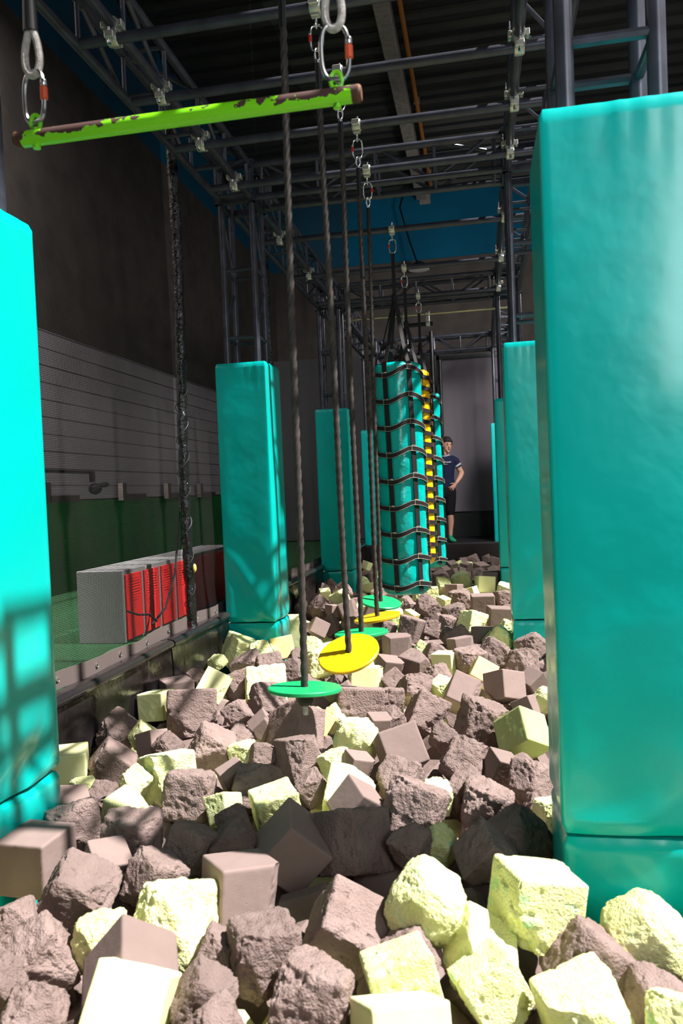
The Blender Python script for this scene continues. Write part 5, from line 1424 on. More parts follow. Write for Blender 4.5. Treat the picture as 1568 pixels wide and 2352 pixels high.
-0.48 3.491 -1.316 0.186 d c 10 -29 33 2
-0.129 2.255 -1.328 0.196 d r -31 -8 25 2
-1.764 1.313 -1.31 0.197 d r -27 15 -23 2
0.353 2.976 -1.326 0.189 p r -39 9 4 2
0.847 1.209 -1.334 0.21 d c 26 -36 19 2
0.315 6.391 -1.335 0.183 d c 33 34 -26 2
1.225 3.237 -1.312 0.206 d c 41 21 -11 2
0.002 3.076 -1.342 0.198 d m 38 -15 17 2
0.119 6.15 -1.319 0.2 d r 25 36 -36 2
-0.568 12.018 -1.312 0.193 d r 8 30 34 2
-0.917 10.638 -1.347 0.186 d c -13 -42 27 2
0.296 3.864 -1.329 0.192 d c -23 24 23 2
0.381 1.628 -1.348 0.208 d c 0 -3 -19 2
-1.713 10.275 -1.32 0.204 d c 17 6 11 2
-0.13 7.064 -1.35 0.185 d c 3 16 8 2
-1.703 1.841 -1.316 0.187 d b 24 11 -5 2
0.754 7.278 -1.336 0.183 d c 0 -23 11 2
-1.618 4.079 -1.325 0.205 d c -9 0 40 2
-1.456 5.26 -1.335 0.2 d m 43 19 -43 2
-1.502 10.063 -1.334 0.195 d m 2 -17 -37 2
-1.45 1.504 -1.334 0.208 p r 10 39 44 2
0.233 7.512 -1.322 0.193 d m -25 2 -16 2
-1.412 5.698 -1.326 0.196 d r 0 -42 17 2
0.645 6.162 -1.324 0.187 d r 12 15 -6 2
-1.22 11.593 -1.317 0.191 d m 22 -20 28 2
-0.666 11.399 -1.34 0.191 d r -22 15 16 2
-0.292 6.921 -1.339 0.197 p r -15 3 24 2
-0.745 5.153 -1.342 0.19 d r 18 3 -40 2
-1.715 11.163 -1.333 0.209 d r 40 -3 -35 2
-1.178 7.011 -1.32 0.189 d c 42 13 21 2
-0.601 6.963 -1.336 0.195 d m 29 -7 -18 2
0.035 11.756 -1.322 0.187 d m 21 20 15 2
-0.045 5.394 -1.321 0.193 p m 37 -33 27 2
0.124 4.67 -1.337 0.184 d c 15 40 -18 2
-0.999 6.845 -1.345 0.184 p m 0 25 29 2
-0.865 2.898 -1.348 0.202 d m 14 -29 -1 2
-0.543 2.267 -1.344 0.201 d r -33 -21 -5 2
0.602 5.023 -1.343 0.192 p c 18 10 38 2
-0.828 5.657 -1.321 0.188 d b -13 33 -8 2
-0.777 9.056 -1.334 0.188 d m 27 -15 42 2
-0.217 4.497 -1.344 0.204 d m -36 -40 35 2
-1.019 4.678 -1.345 0.195 p c 40 -32 -11 2
-1.179 10.292 -1.319 0.208 d m 28 30 -30 2
-0.28 8.367 -1.338 0.204 d m 22 -5 -34 2
-1.051 6.548 -1.312 0.186 d c 7 36 -4 2
-1.118 4.434 -1.32 0.2 d c 22 30 -3 2
-0.947 7.829 -1.319 0.194 d m 37 -37 16 2
0.262 9.82 -1.323 0.205 d r 43 -14 -29 2
-0.265 7.585 -1.336 0.209 d c 3 -24 11 2
0.764 9.291 -1.343 0.185 d m -40 -7 -20 2
0.6 11.042 -1.331 0.191 d c 24 -40 -18 2
0.83 3.715 -1.345 0.207 d r -30 -8 35 2
1.017 3.065 -1.324 0.184 d m -21 7 -27 2
-0.934 8.202 -1.337 0.187 d m -7 9 -21 2
0.133 1.382 -1.348 0.187 d c -7 44 -24 2
-1.703 6.959 -1.349 0.21 d r -21 -2 29 2
-1.434 3.35 -1.338 0.205 d m -22 -16 21 2
-0.844 3.221 -1.34 0.181 d m -25 -39 -10 2
1.285 5.473 -1.344 0.185 d r 29 -30 2 2
-1.563 7.429 -1.315 0.19 d r 14 -28 0 2
-0.215 10.793 -1.329 0.192 d r -31 19 0 2
0.979 1.388 -1.349 0.191 d r 9 -12 -13 2
-0.776 4.135 -1.349 0.2 d m 8 -30 -18 2
-0.456 5.093 -1.315 0.195 d c -18 -27 14 2
-0.773 7.564 -1.322 0.195 d c 33 -37 -27 2
0.168 5.221 -1.318 0.191 d m -41 12 32 2
-0.951 9.277 -1.341 0.185 d b -8 -32 -9 2
-0.898 4.858 -1.316 0.191 d m 11 37 -43 2
0.508 8.776 -1.322 0.18 p b 4 -21 -40 2
-1.365 10.48 -1.328 0.197 d m 10 -38 34 2
-1.421 3.83 -1.329 0.187 d r -6 -6 -23 2
1.037 2.598 -1.327 0.191 d c -14 -28 15 2
0.604 9.859 -1.314 0.191 d b 0 1 14 2
-1.706 10.581 -1.333 0.203 p r 6 24 8 2
0.931 6.103 -1.326 0.195 d r 24 -42 -9 2
0.517 2.818 -1.319 0.208 d m -20 -34 39 2
-0.493 11.177 -1.323 0.208 p m 21 5 -30 2
1.225 3.5 -1.347 0.181 d m 26 8 -44 2
-1.036 2.594 -1.344 0.184 p r -14 -13 -20 2
0.652 4.207 -1.344 0.188 d r -10 -24 11 2
-1.319 11.264 -1.315 0.195 d c -18 36 -2 2
-0.624 1.585 -1.315 0.201 p m -19 31 -31 2
0.842 3.506 -1.345 0.195 d r 28 36 -25 2
-0.829 10.224 -1.317 0.203 d r 1 27 20 2
0.133 7.336 -1.33 0.2 d r 0 24 -26 2
0.972 4.304 -1.31 0.189 d r -13 -35 -40 2
-1.767 7.184 -1.328 0.183 p c 7 22 35 2
-0.346 9.364 -1.34 0.181 d r -8 -34 17 2
-0.594 2.577 -1.317 0.186 p r -41 -3 -5 2
-0.832 7.244 -1.318 0.19 d r -7 -21 40 2
-1.15 5.45 -1.338 0.204 d m -20 29 15 2
0.658 5.296 -1.327 0.187 p r -38 -29 -39 2
0.797 7.604 -1.349 0.191 d m 15 18 41 2
0.974 6.336 -1.337 0.194 d r 1 19 19 2
-1.713 11.62 -1.336 0.193 d m -41 30 15 2
-0.401 11.458 -1.327 0.194 d c 36 -1 -32 2
-0.613 2.904 -1.345 0.19 p c -28 3 -6 2
-1.461 12.241 -1.32 0.201 d m -27 20 -11 2
-1.171 4.24 -1.317 0.192 d b 39 -1 5 2
-0.684 10.933 -1.347 0.196 d m -28 -36 -10 2
-0.97 5.039 -1.327 0.188 d m -31 -20 41 2
0.79 12.058 -1.345 0.194 d m -1 -41 -38 2
-1.685 6.622 -1.344 0.192 d m 34 17 3 2
0.687 1.695 -1.349 0.206 d r -22 42 -25 2
-0.583 3.709 -1.328 0.191 d r 35 4 -14 2
-0.442 4.621 -1.329 0.18 d r -30 12 6 2
0.393 12.177 -1.332 0.18 p r -22 -1 11 2
-0.176 1.509 -1.349 0.181 d r 4 -9 17 2
-1.163 9.176 -1.341 0.201 d c -28 -24 -11 2
-0.313 5.524 -1.349 0.187 d r -20 39 -25 2
-0.289 11.279 -1.338 0.196 p c 3 32 -11 2
-1.783 3.551 -1.33 0.182 p c 30 -6 -32 2
-1.384 2.273 -1.328 0.207 d r 32 7 29 2
0.071 6.801 -1.33 0.204 p r -36 14 -8 2
-1.008 1.034 -1.34 0.2 d c -33 -41 6 2
0.693 8.191 -1.348 0.194 d r -34 41 0 2
-1.169 10.973 -1.347 0.189 d c 25 26 36 2
0.848 1.967 -1.331 0.204 d r 33 37 -29 2
-0.765 9.442 -1.329 0.205 d c -20 -20 -15 2
0.112 3.329 -1.311 0.206 d c 18 -15 26 2
-0.434 3.0 -1.345 0.209 d c -3 -3 -30 2
-0.589 6.385 -1.331 0.183 d m 0 14 17 2
0.143 1.048 -1.335 0.202 d b 41 1 43 2
-1.155 6.379 -1.313 0.183 d r -9 -5 9 2
-0.126 9.132 -1.316 0.205 d c 10 -40 8 2
0.122 6.427 -1.316 0.182 p m 30 -41 19 2
0.019 2.524 -1.333 0.198 d c -43 -39 -23 2
-0.057 1.897 -1.318 0.191 d r 3 -39 -29 2
-1.076 11.296 -1.349 0.198 d m -28 -14 37 2
-0.368 2.787 -1.319 0.185 d c -42 1 3 2
-0.222 6.689 -1.337 0.185 d r -42 -12 44 2
-1.741 12.167 -1.342 0.181 d c 42 -21 -13 2
-0.657 3.197 -1.314 0.188 d r -21 6 19 2
0.454 8.496 -1.345 0.198 d m -4 43 36 2
-0.248 10.137 -1.322 0.189 d m 20 40 -31 2
-1.408 10.809 -1.324 0.198 d m -17 -39 15 2
-1.282 6.644 -1.339 0.21 d m 33 -22 2 2
0.036 4.856 -1.313 0.195 d m 28 43 24 2
-1.09 6.164 -1.318 0.187 d c -5 5 -29 2
-0.115 6.452 -1.348 0.203 d m -3 -3 29 2
-0.66 8.419 -1.339 0.204 d m 23 -1 42 2
-0.799 6.251 -1.336 0.181 d c -34 -34 -11 2
-0.902 2.343 -1.314 0.185 d r -38 29 0 2
-0.063 9.455 -1.338 0.192 p m -10 31 31 2
0.153 11.551 -1.334 0.195 d m -40 -10 -36 2
0.764 11.312 -1.342 0.199 d m 21 -3 32 2
-1.666 10.931 -1.348 0.198 p m 22 28 -18 2
-1.31 9.567 -1.323 0.194 d r 40 -33 8 2
-0.814 9.965 -1.335 0.204 d m -24 24 -4 2
0.432 7.784 -1.319 0.203 d r -37 22 -19 2
-1.243 7.857 -1.328 0.192 p m -35 -10 -26 2
0.45 7.002 -1.314 0.2 d c -43 12 25 2
0.393 3.542 -1.327 0.201 d r 26 24 13 2
-1.787 3.184 -1.348 0.189 d r 9 -11 37 2
-1.242 7.436 -1.329 0.18 d c -14 -29 -38 2
1.268 6.509 -1.337 0.183 d m -26 16 -17 2
-0.121 9.946 -1.331 0.2 d r 28 34 40 2
-0.911 2.061 -1.349 0.185 d c 23 -40 25 2
1.062 6.552 -1.346 0.206 d m 1 41 -12 2
0.167 3.628 -1.346 0.205 d r 41 -35 2 2
-1.151 8.04 -1.319 0.185 d m -21 29 4 2
-0.089 0.967 -1.344 0.184 d m -12 13 5 2
1.188 5.657 -1.33 0.203 p r 9 -29 -29 2
-1.71 5.107 -1.324 0.182 d c 28 -38 -44 2
0.65 6.362 -1.33 0.192 d c 28 14 20 2
0.261 10.813 -1.318 0.2 d c 6 8 8 2
0.342 1.176 -1.329 0.196 p c -30 10 33 2
-1.747 10.013 -1.344 0.189 p r 36 -1 20 2
0.167 12.062 -1.323 0.189 d r -13 -44 -37 2
-1.225 8.521 -1.329 0.192 d r -15 9 22 2
-0.651 5.987 -1.318 0.203 d r -13 14 -36 2
0.296 8.744 -1.319 0.187 d c -5 12 -4 2
-0.637 10.403 -1.31 0.195 d m 4 -41 -30 2
0.375 10.627 -1.332 0.195 d m 43 -4 -4 2
1.145 4.846 -1.342 0.194 d r -3 13 -42 2
-1.784 7.672 -1.323 0.185 d r -14 19 -8 2
-1.025 10.85 -1.314 0.18 d r -44 2 32 2
0.836 11.04 -1.329 0.183 d c 11 -20 5 2
-1.392 5.012 -1.346 0.181 p r -30 -39 22 2
0.224 6.944 -1.333 0.19 p m -16 20 39 2
0.059 7.851 -1.314 0.19 d c -10 -38 -19 2
-0.594 4.302 -1.333 0.189 d r 15 11 43 2
0.203 8.301 -1.346 0.199 d m 6 2 44 2
-1.672 1.041 -1.339 0.209 p c 37 -32 -16 2
0.873 5.439 -1.348 0.192 d c -21 -14 -43 2
0.332 1.955 -1.341 0.193 d c 42 0 -29 2
0.669 11.566 -1.339 0.205 d c 29 -7 -31 2
-0.292 12.011 -1.334 0.194 d r 25 3 -34 2
-1.408 4.666 -1.327 0.183 d c 2 -1 38 2
0.694 3.976 -1.323 0.209 p r -32 -22 0 2
-1.77 6.385 -1.338 0.182 d c -26 39 -5 2
-0.887 8.458 -1.324 0.195 d c 23 -41 -39 2
0.726 2.982 -1.342 0.194 d r 37 0 -12 2
-0.304 1.947 -1.321 0.191 d c -1 33 20 2
-0.857 8.684 -1.321 0.188 d r -21 14 27 2
0.694 6.949 -1.325 0.188 d c -26 -39 40 2
1.024 4.098 -1.348 0.205 d c -11 -30 35 2
-0.361 10.336 -1.325 0.189 p m -43 26 25 2
-1.204 10.659 -1.328 0.209 d c -23 28 2 2
-0.82 11.211 -1.325 0.209 d c 18 -30 -30 2
0.805 3.21 -1.344 0.204 d c 1 16 2 2
-0.017 12.203 -1.346 0.192 d m 10 18 -32 2
1.291 1.947 -1.348 0.202 d c 15 14 -14 2
-1.59 8.888 -1.311 0.202 d r 15 -5 44 2
-0.115 8.908 -1.313 0.203 p m 42 -41 -18 2
0.937 6.959 -1.35 0.203 d c 33 10 9 2
-1.655 11.988 -1.31 0.184 d r -42 1 30 2
0.005 1.547 -1.315 0.193 d r 41 3 28 2
-0.447 10.9 -1.318 0.203 p r -40 -13 -29 2
-0.279 3.346 -1.337 0.203 d m 20 -13 -41 2
1.147 0.924 -1.329 0.185 d m 15 4 -35 2
-0.126 5.796 -1.336 0.188 d b 4 -18 -20 2
-0.421 6.054 -1.336 0.196 d m 20 2 29 2
-0.198 11.673 -1.345 0.182 d c -21 -33 40 2
-0.23 3.852 -1.337 0.186 d c 30 5 -35 2
0.251 6.622 -1.333 0.202 d r 35 4 -23 2
0.292 2.687 -1.325 0.19 d c -30 13 5 2
-0.506 8.035 -1.332 0.205 p c 31 -27 -17 2
-1.464 1.925 -1.33 0.208 p c -24 -37 -36 2
-1.433 10.282 -1.333 0.186 d r 22 -30 0 2
0.377 4.759 -1.324 0.188 d c 12 -18 -37 2
-0.572 0.908 -1.313 0.206 d m 44 -20 -33 2
-0.392 9.541 -1.322 0.183 d m 32 -23 30 2
0.892 2.276 -1.333 0.2 d m -7 -12 17 2
0.83 1.555 -1.347 0.191 d c 41 8 -37 2
-0.883 6.449 -1.337 0.204 p r -44 -39 25 2
-1.781 1.608 -1.314 0.202 p c -35 30 -1 2
0.434 4.275 -1.325 0.185 d m -38 -31 -19 2
-1.501 3.028 -1.333 0.207 d m -2 20 17 2
-0.471 1.724 -1.349 0.206 p r 24 -37 -37 2
-0.423 6.546 -1.348 0.186 d r -43 -37 8 2
0.881 11.537 -1.338 0.182 d c -24 -7 -37 2
-1.541 1.708 -1.32 0.189 d r 31 -14 -36 2
0.532 10.387 -1.334 0.193 d r 27 35 -12 2
-0.934 3.975 -1.324 0.189 d m 44 23 25 2
-0.642 4.885 -1.317 0.196 p r 20 -10 27 2
-0.314 10.564 -1.312 0.209 d r -7 -44 -18 2
-0.155 7.874 -1.31 0.185 d r -28 37 -30 2
-0.91 10.432 -1.338 0.183 d r 42 12 27 2
0.131 1.739 -1.328 0.185 d c 37 24 6 2
-0.979 1.703 -1.335 0.186 d c 8 -35 -20 2
0.533 1.064 -1.312 0.183 d r -2 44 -29 2
-0.668 9.781 -1.31 0.196 d r -4 -23 18 2
-0.244 8.08 -1.321 0.196 d c -9 -36 -10 2
-0.932 9.648 -1.335 0.194 d c -24 33 6 2
-1.061 3.578 -1.316 0.195 p b 30 -11 11 2
0.691 4.829 -1.346 0.205 p c -27 -8 42 2
-1.418 9.213 -1.333 0.2 d r 6 31 -37 2
1.026 1.11 -1.326 0.196 p r -18 -18 -41 2
1.28 4.623 -1.34 0.204 d c 5 -18 -35 2
1.227 3.007 -1.346 0.209 d r 36 29 7 2
1.144 1.818 -1.339 0.186 d r 6 -2 10 2
-0.443 1.49 -1.322 0.195 d r 16 -41 16 2
-0.432 9.827 -1.326 0.2 p m 29 1 14 2
-1.253 1.827 -1.341 0.189 d r 3 -12 -31 2
-0.202 9.752 -1.345 0.2 d c 42 -39 20 2
-1.563 5.427 -1.338 0.188 d r -32 -28 33 2
-0.193 3.019 -1.323 0.194 d m -12 29 3 2
-0.808 1.07 -1.343 0.205 p c 16 9 37 2
1.145 3.904 -1.346 0.207 d c 5 29 -15 2
1.196 6.182 -1.341 0.2 d c 3 0 -8 2
0.114 8.118 -1.339 0.198 d m -38 34 19 2
-1.385 7.236 -1.323 0.189 d r 32 5 -6 2
-1.144 10.0 -1.328 0.206 d r 9 -39 -35 2
-0.085 3.4 -1.317 0.19 d m -14 -25 -38 2
-1.076 12.281 -1.347 0.181 d b -21 -38 -16 2
1.094 5.148 -1.313 0.203 d c 17 -11 37 2
-0.912 4.427 -1.317 0.206 d r -38 16 0 2
-1.415 11.056 -1.348 0.193 p r -40 43 13 2
-1.516 7.729 -1.316 0.197 d c 40 -18 18 2
0.371 9.645 -1.32 0.206 d c -42 1 -31 2
0.018 5.602 -1.314 0.191 d r -20 -39 8 2
-1.226 3.399 -1.348 0.193 p m -20 -24 37 2
0.381 4.529 -1.313 0.189 p r 18 -8 22 2
-1.187 1.626 -1.312 0.204 d m -42 44 -14 2
0.413 4.083 -1.349 0.197 d c -32 -3 -27 2
-1.286 8.189 -1.314 0.199 p m 30 2 -10 2
-1.507 0.913 -1.34 0.207 d r -17 19 -9 2
-1.527 8.188 -1.33 0.206 p r 24 0 26 2
-1.007 7.17 -1.329 0.185 d r -41 33 20 2
0.588 11.786 -1.332 0.201 p r 16 23 10 2
1.28 3.694 -1.35 0.205 d r 23 44 -32 2
-0.33 0.97 -1.311 0.186 d m -2 -15 -37 2
-0.932 5.903 -1.34 0.2 d r -6 7 34 2
0.83 9.705 -1.318 0.205 d c 2 -8 -8 2
1.241 4.317 -1.342 0.19 d r -22 36 39 2
1.229 2.671 -1.341 0.2 d b 44 -14 -13 2
0.835 4.51 -1.328 0.195 p m -39 -24 -19 2
-1.544 11.33 -1.336 0.186 p c -41 -8 29 2
0.727 10.529 -1.345 0.199 d r 0 -5 -10 2
0.796 5.884 -1.335 0.207 d b -30 24 -32 2
-1.776 2.732 -1.318 0.19 d c -5 4 23 2
-0.518 7.414 -1.314 0.185 d r -13 -23 -1 2
0.515 10.775 -1.338 0.2 d r -1 -10 34 2
-0.591 9.156 -1.326 0.184 d r -44 33 -26 2
0.717 7.886 -1.342 0.19 p r -36 26 13 2
-0.763 11.804 -1.347 0.207 d r 0 25 -27 2
-1.034 2.785 -1.336 0.185 d r -14 -37 -17 2
-1.404 11.741 -1.349 0.181 d c 30 33 -17 2
-0.024 11.474 -1.328 0.183 p m -24 23 8 2
-1.685 4.727 -1.337 0.202 p c -34 17 -44 2
-1.063 8.635 -1.324 0.197 d m 4 42 -42 2
-0.061 4.292 -1.337 0.204 d c 0 24 -39 2
0.552 7.55 -1.314 0.198 d r -24 -1 33 2
0.063 9.613 -1.335 0.207 d r 3 28 37 2
-1.528 3.602 -1.34 0.199 d b 5 -9 1 2
0.267 10.253 -1.311 0.183 d c 22 -38 -36 2
-0.241 5.326 -1.345 0.18 d r -16 -3 -35 2
-0.851 3.761 -1.33 0.188 d r -14 -12 -23 2
0.798 10.75 -1.344 0.189 d m 32 -14 15 2
-0.474 12.239 -1.311 0.2 d c 39 33 1 2
-1.461 8.521 -1.334 0.197 d m -26 -5 6 2
0.021 10.53 -1.345 0.186 d r -27 -11 -9 2
0.899 10.297 -1.343 0.203 d m 35 -4 0 2
-1.114 7.669 -1.314 0.187 d c 12 37 29 2
0.49 11.422 -1.329 0.199 d r -13 41 41 2
-1.024 11.578 -1.346 0.191 d m 9 33 36 2
0.222 4.916 -1.338 0.183 d r 35 -34 -26 2
0.423 5.343 -1.318 0.193 d b 7 15 -26 2
-0.789 4.608 -1.333 0.2 d c 11 19 37 2
-0.493 4.091 -1.335 0.197 p c -34 -24 27 2
-0.361 7.826 -1.327 0.197 d m -41 -8 44 2
-0.088 11.922 -1.326 0.196 d c 40 10 -13 2
-0.038 8.297 -1.348 0.209 d m -10 -18 -20 2
0.3 7.974 -1.314 0.204 d r 25 -26 10 2
-1.789 11.423 -1.323 0.184 p c -27 27 43 2
0.058 10.731 -1.324 0.194 p r 43 -23 24 2
1.25 5.842 -1.348 0.184 d m 5 13 27 2
0.492 3.836 -1.346 0.19 d r 11 -27 -11 2
0.453 6.168 -1.344 0.195 p r -19 1 6 2
-0.288 7.342 -1.327 0.198 d r 23 20 4 2
0.016 11.109 -1.34 0.203 d r 44 -6 28 2
0.955 2.81 -1.347 0.195 p m 26 21 -19 2
-1.105 9.409 -1.334 0.182 p r -2 20 16 2
-1.372 7.573 -1.319 0.195 p c 25 -30 43 2
-0.812 2.679 -1.323 0.203 d r 20 19 -8 2
-1.319 11.929 -1.324 0.181 d m 33 40 -4 2
-0.54 8.26 -1.336 0.188 d m 32 12 15 2
-1.758 3.878 -1.345 0.186 d r -19 -42 39 2
0.211 3.147 -1.329 0.208 d c 33 -18 17 2
-1.741 4.395 -1.317 0.195 p r -1 23 12 2
0.841 6.756 -1.33 0.197 d m -33 22 -32 2
-1.557 1.217 -1.339 0.181 d c -20 17 33 2
0.0 7.549 -1.315 0.186 p r -8 -22 -29 2
0.48 8.276 -1.347 0.191 d r -40 -17 19 2
-0.874 10.957 -1.338 0.186 p m 10 22 -28 2
0.543 4.659 -1.32 0.184 p m 41 -39 41 2
-1.289 3.592 -1.329 0.192 d r -13 12 2 2
0.836 2.51 -1.33 0.207 d r -33 -2 -40 2
0.397 3.294 -1.326 0.192 p r -14 -32 3 2
1.281 4.078 -1.343 0.192 d c -23 -24 8 2
0.379 1.397 -1.314 0.2 d c -25 -10 11 2
-1.564 6.3 -1.323 0.189 d r 6 -41 36 2
-1.603 4.532 -1.344 0.187 p r -40 -6 33 2
-0.038 1.258 -1.342 0.198 p m -15 -43 40 2
1.045 5.344 -1.33 0.201 d c 7 -4 -42 2
0.693 5.643 -1.342 0.191 d c 3 41 -31 2
-1.14 5.148 -1.324 0.188 d r -3 -40 -9 2
-0.429 3.892 -1.33 0.181 d m -17 27 -37 2
0.064 10.08 -1.338 0.208 d r 42 37 -25 2
-0.362 11.79 -1.349 0.186 d m -30 0 -10 2
-1.537 11.526 -1.318 0.201 d r -17 22 -9 2
-0.362 2.487 -1.327 0.204 d c -25 -21 33 2
-0.8 6.794 -1.333 0.193 p m -30 21 -11 2
0.21 7.712 -1.325 0.205 d c 1 -30 24 2
0.382 11.958 -1.327 0.198 d r -43 39 -34 2
0.628 3.4 -1.349 0.201 d b -24 32 -23 2
0.841 0.94 -1.317 0.183 p c -10 16 -42 2
-0.847 6.988 -1.321 0.191 d m 41 -10 32 2
0.258 8.944 -1.311 0.203 d m 6 30 9 2
0.992 1.697 -1.337 0.192 p r 37 10 39 2
0.106 2.759 -1.325 0.195 d c -7 22 22 2
0.732 9.504 -1.317 0.186 d c 37 -13 -25 2
-0.558 9.368 -1.344 0.205 d m -44 41 -29 2
-0.348 5.849 -1.33 0.185 d m 3 -44 -3 2
-0.711 8.823 -1.33 0.195 d c 30 -43 -18 2
1.236 1.575 -1.345 0.187 p c 26 14 -35 2
-1.158 3.185 -1.335 0.188 p m -26 42 -19 2
-0.14 1.702 -1.328 0.193 d r -10 39 -17 2
0.048 9.832 -1.328 0.197 d m -5 10 -22 2
0.875 5.674 -1.429 0.199 d r 43 39 -15 3
-0.065 7.689 -1.431 0.185 d r -23 -23 -20 3
1.18 2.464 -1.432 0.197 d c -1 3 -44 3
0.37 6.862 -1.429 0.182 d m -17 0 14 3
-0.503 4.768 -1.441 0.209 d c -16 43 -14 3
-1.023 4.112 -1.439 0.197 p c -24 -44 -6 3
-1.145 10.439 -1.447 0.193 d r 23 -27 14 3
0.515 8.933 -1.42 0.187 d r -39 18 0 3
-0.04 5.98 -1.421 0.207 p m 11 4 -44 3
-1.376 5.476 -1.43 0.189 d r 41 40 -42 3
-1.561 10.41 -1.435 0.207 d r 19 24 10 3
-1.303 3.749 -1.449 0.186 d c -39 -33 -36 3
-1.77 4.942 -1.422 0.189 d r -36 41 9 3
0.626 1.902 -1.419 0.204 d c -36 -37 -10 3
-1.067 8.464 -1.449 0.18 d m 38 21 -43 3
0.478 9.768 -1.443 0.202 d c -35 -26 35 3
-0.548 9.598 -1.414 0.199 d c 32 40 -20 3
0.47 6.589 -1.443 0.209 d m 0 25 -12 3
-0.833 9.8 -1.436 0.189 d r 0 -25 -31 3
0.208 7.128 -1.422 0.198 d c 10 -33 -8 3
-0.313 6.339 -1.43 0.201 d r -30 40 18 3
-0.768 2.438 -1.415 0.192 d b -27 -6 9 3
0.864 4.719 -1.414 0.186 d c 9 3 -41 3
-1.23 6.214 -1.447 0.208 d r -14 -2 27 3
0.717 8.911 -1.446 0.192 d r 43 34 1 3
-1.161 2.264 -1.444 0.189 p c -15 31 -27 3
-0.075 4.093 -1.45 0.19 d r 22 3 25 3
1.271 1.229 -1.423 0.207 d c 5 -31 15 3
0.189 11.775 -1.445 0.206 d m 31 31 17 3
-1.454 6.193 -1.429 0.187 d b 0 -36 -7 3
1.113 4.542 -1.445 0.187 p r 30 -12 -10 3
-0.724 3.344 -1.418 0.189 d r 9 17 -13 3
0.841 5.203 -1.434 0.204 d r -22 44 -7 3
-0.939 5.212 -1.431 0.199 p r -39 -18 -15 3
-1.641 1.472 -1.442 0.209 d c -26 36 -2 3
0.215 4.217 -1.446 0.191 d r 22 -15 -23 3
-1.746 6.215 -1.427 0.187 d r 20 -5 44 3
0.732 10.239 -1.446 0.187 d r -37 8 8 3
-1.434 5.92 -1.426 0.181 d r 17 15 1 3
-1.583 4.988 -1.444 0.183 p m 31 -15 -32 3
0.192 6.276 -1.448 0.19 d r 8 5 -12 3
-0.765 9.24 -1.428 0.207 d c 24 28 32 3
-0.903 1.853 -1.436 0.187 d m -35 -33 -13 3
1.111 5.983 -1.419 0.204 d m -13 18 -25 3
0.421 10.249 -1.427 0.188 p c 40 19 -39 3
0.843 6.583 -1.421 0.186 p c 13 1 13 3
-1.412 4.219 -1.443 0.182 p m -8 -6 31 3
-1.251 4.561 -1.443 0.204 d r 5 21 35 3
0.465 7.193 -1.446 0.187 d c -28 25 20 3
-1.34 9.991 -1.447 0.198 d r 0 27 44 3
0.887 8.1 -1.417 0.188 d r -13 28 -36 3
-1.596 3.812 -1.444 0.181 p c -41 28 0 3
-0.04 8.045 -1.428 0.183 d c 42 25 -33 3
1.216 6.986 -1.413 0.193 p m -18 33 -12 3
0.384 10.92 -1.449 0.185 p c -15 -5 4 3
-1.599 6.076 -1.422 0.18 d m -40 38 0 3
-1.245 1.457 -1.449 0.21 d m 38 -18 -12 3
-0.46 10.448 -1.446 0.195 d m -22 33 -39 3
-0.332 9.984 -1.419 0.183 p c 27 -29 -43 3
1.005 3.307 -1.436 0.188 d r 38 -25 -37 3
0.244 0.905 -1.427 0.193 d c -40 -11 -39 3
-0.246 5.691 -1.45 0.195 d m -39 0 -7 3
-0.292 7.113 -1.446 0.183 p r 0 21 -23 3
-1.521 12.08 -1.439 0.205 p r 15 -2 -6 3
-0.078 3.665 -1.429 0.193 p r -22 -41 -2 3
0.321 8.147 -1.418 0.182 d r -3 30 14 3
-0.016 11.321 -1.44 0.201 d m -30 -15 37 3
-0.367 4.935 -1.421 0.208 p r -18 21 7 3
0.798 6.248 -1.436 0.181 d c 18 -21 -16 3
-1.61 2.831 -1.441 0.187 d c 4 -23 16 3
-0.574 6.185 -1.429 0.193 d r 41 31 -44 3
-0.3 1.678 -1.437 0.186 d c 40 -19 -20 3
0.156 12.22 -1.424 0.188 d r -37 -43 -7 3
0.703 9.15 -1.445 0.187 d r 41 -32 -20 3
-0.85 1.284 -1.415 0.188 d c 44 30 -12 3
-1.711 8.147 -1.412 0.2 d c 30 -19 3 3
0.81 4.112 -1.415 0.196 d r -24 -42 22 3
-1.789 1.997 -1.447 0.195 d m 26 -14 27 3
-1.238 11.433 -1.417 0.181 p c 25 18 36 3
-1.447 7.979 -1.426 0.2 p r 12 -1 -15 3
0.28 8.486 -1.442 0.203 d r 35 -31 -31 3
-1.129 7.307 -1.444 0.207 d c 31 -3 26 3
-1.31 2.095 -1.445 0.202 d r -18 -29 -5 3
-1.719 7.446 -1.448 0.183 d c 29 37 39 3
-0.542 11.885 -1.44 0.184 d r -26 -11 -20 3
1.043 3.653 -1.43 0.209 d c -13 -6 -35 3
-1.371 7.079 -1.445 0.205 p m 15 -17 21 3
-0.959 6.087 -1.434 0.192 d r -6 30 36 3
-0.313 4.042 -1.433 0.199 p c -28 -24 22 3
-0.515 5.48 -1.427 0.185 p c -24 -42 18 3
-0.67 10.174 -1.436 0.207 p c -27 44 3 3
-0.599 4.493 -1.43 0.191 d m 15 -37 -16 3
0.116 1.921 -1.444 0.199 d r -11 -41 24 3
0.561 6.827 -1.429 0.189 d c 20 -23 -21 3
-1.764 5.382 -1.446 0.197 d r 30 0 30 3
0.723 1.055 -1.415 0.199 d m 11 33 34 3
-1.745 11.905 -1.449 0.185 d c 30 41 -20 3
-1.327 4.821 -1.435 0.188 d c -14 -8 27 3
1.21 2.144 -1.448 0.201 d r 16 16 -25 3
-1.494 10.667 -1.449 0.198 d m 0 23 -2 3
-0.278 9.159 -1.438 0.196 d r 0 28 -18 3
-1.484 6.688 -1.431 0.186 d r 5 -31 40 3
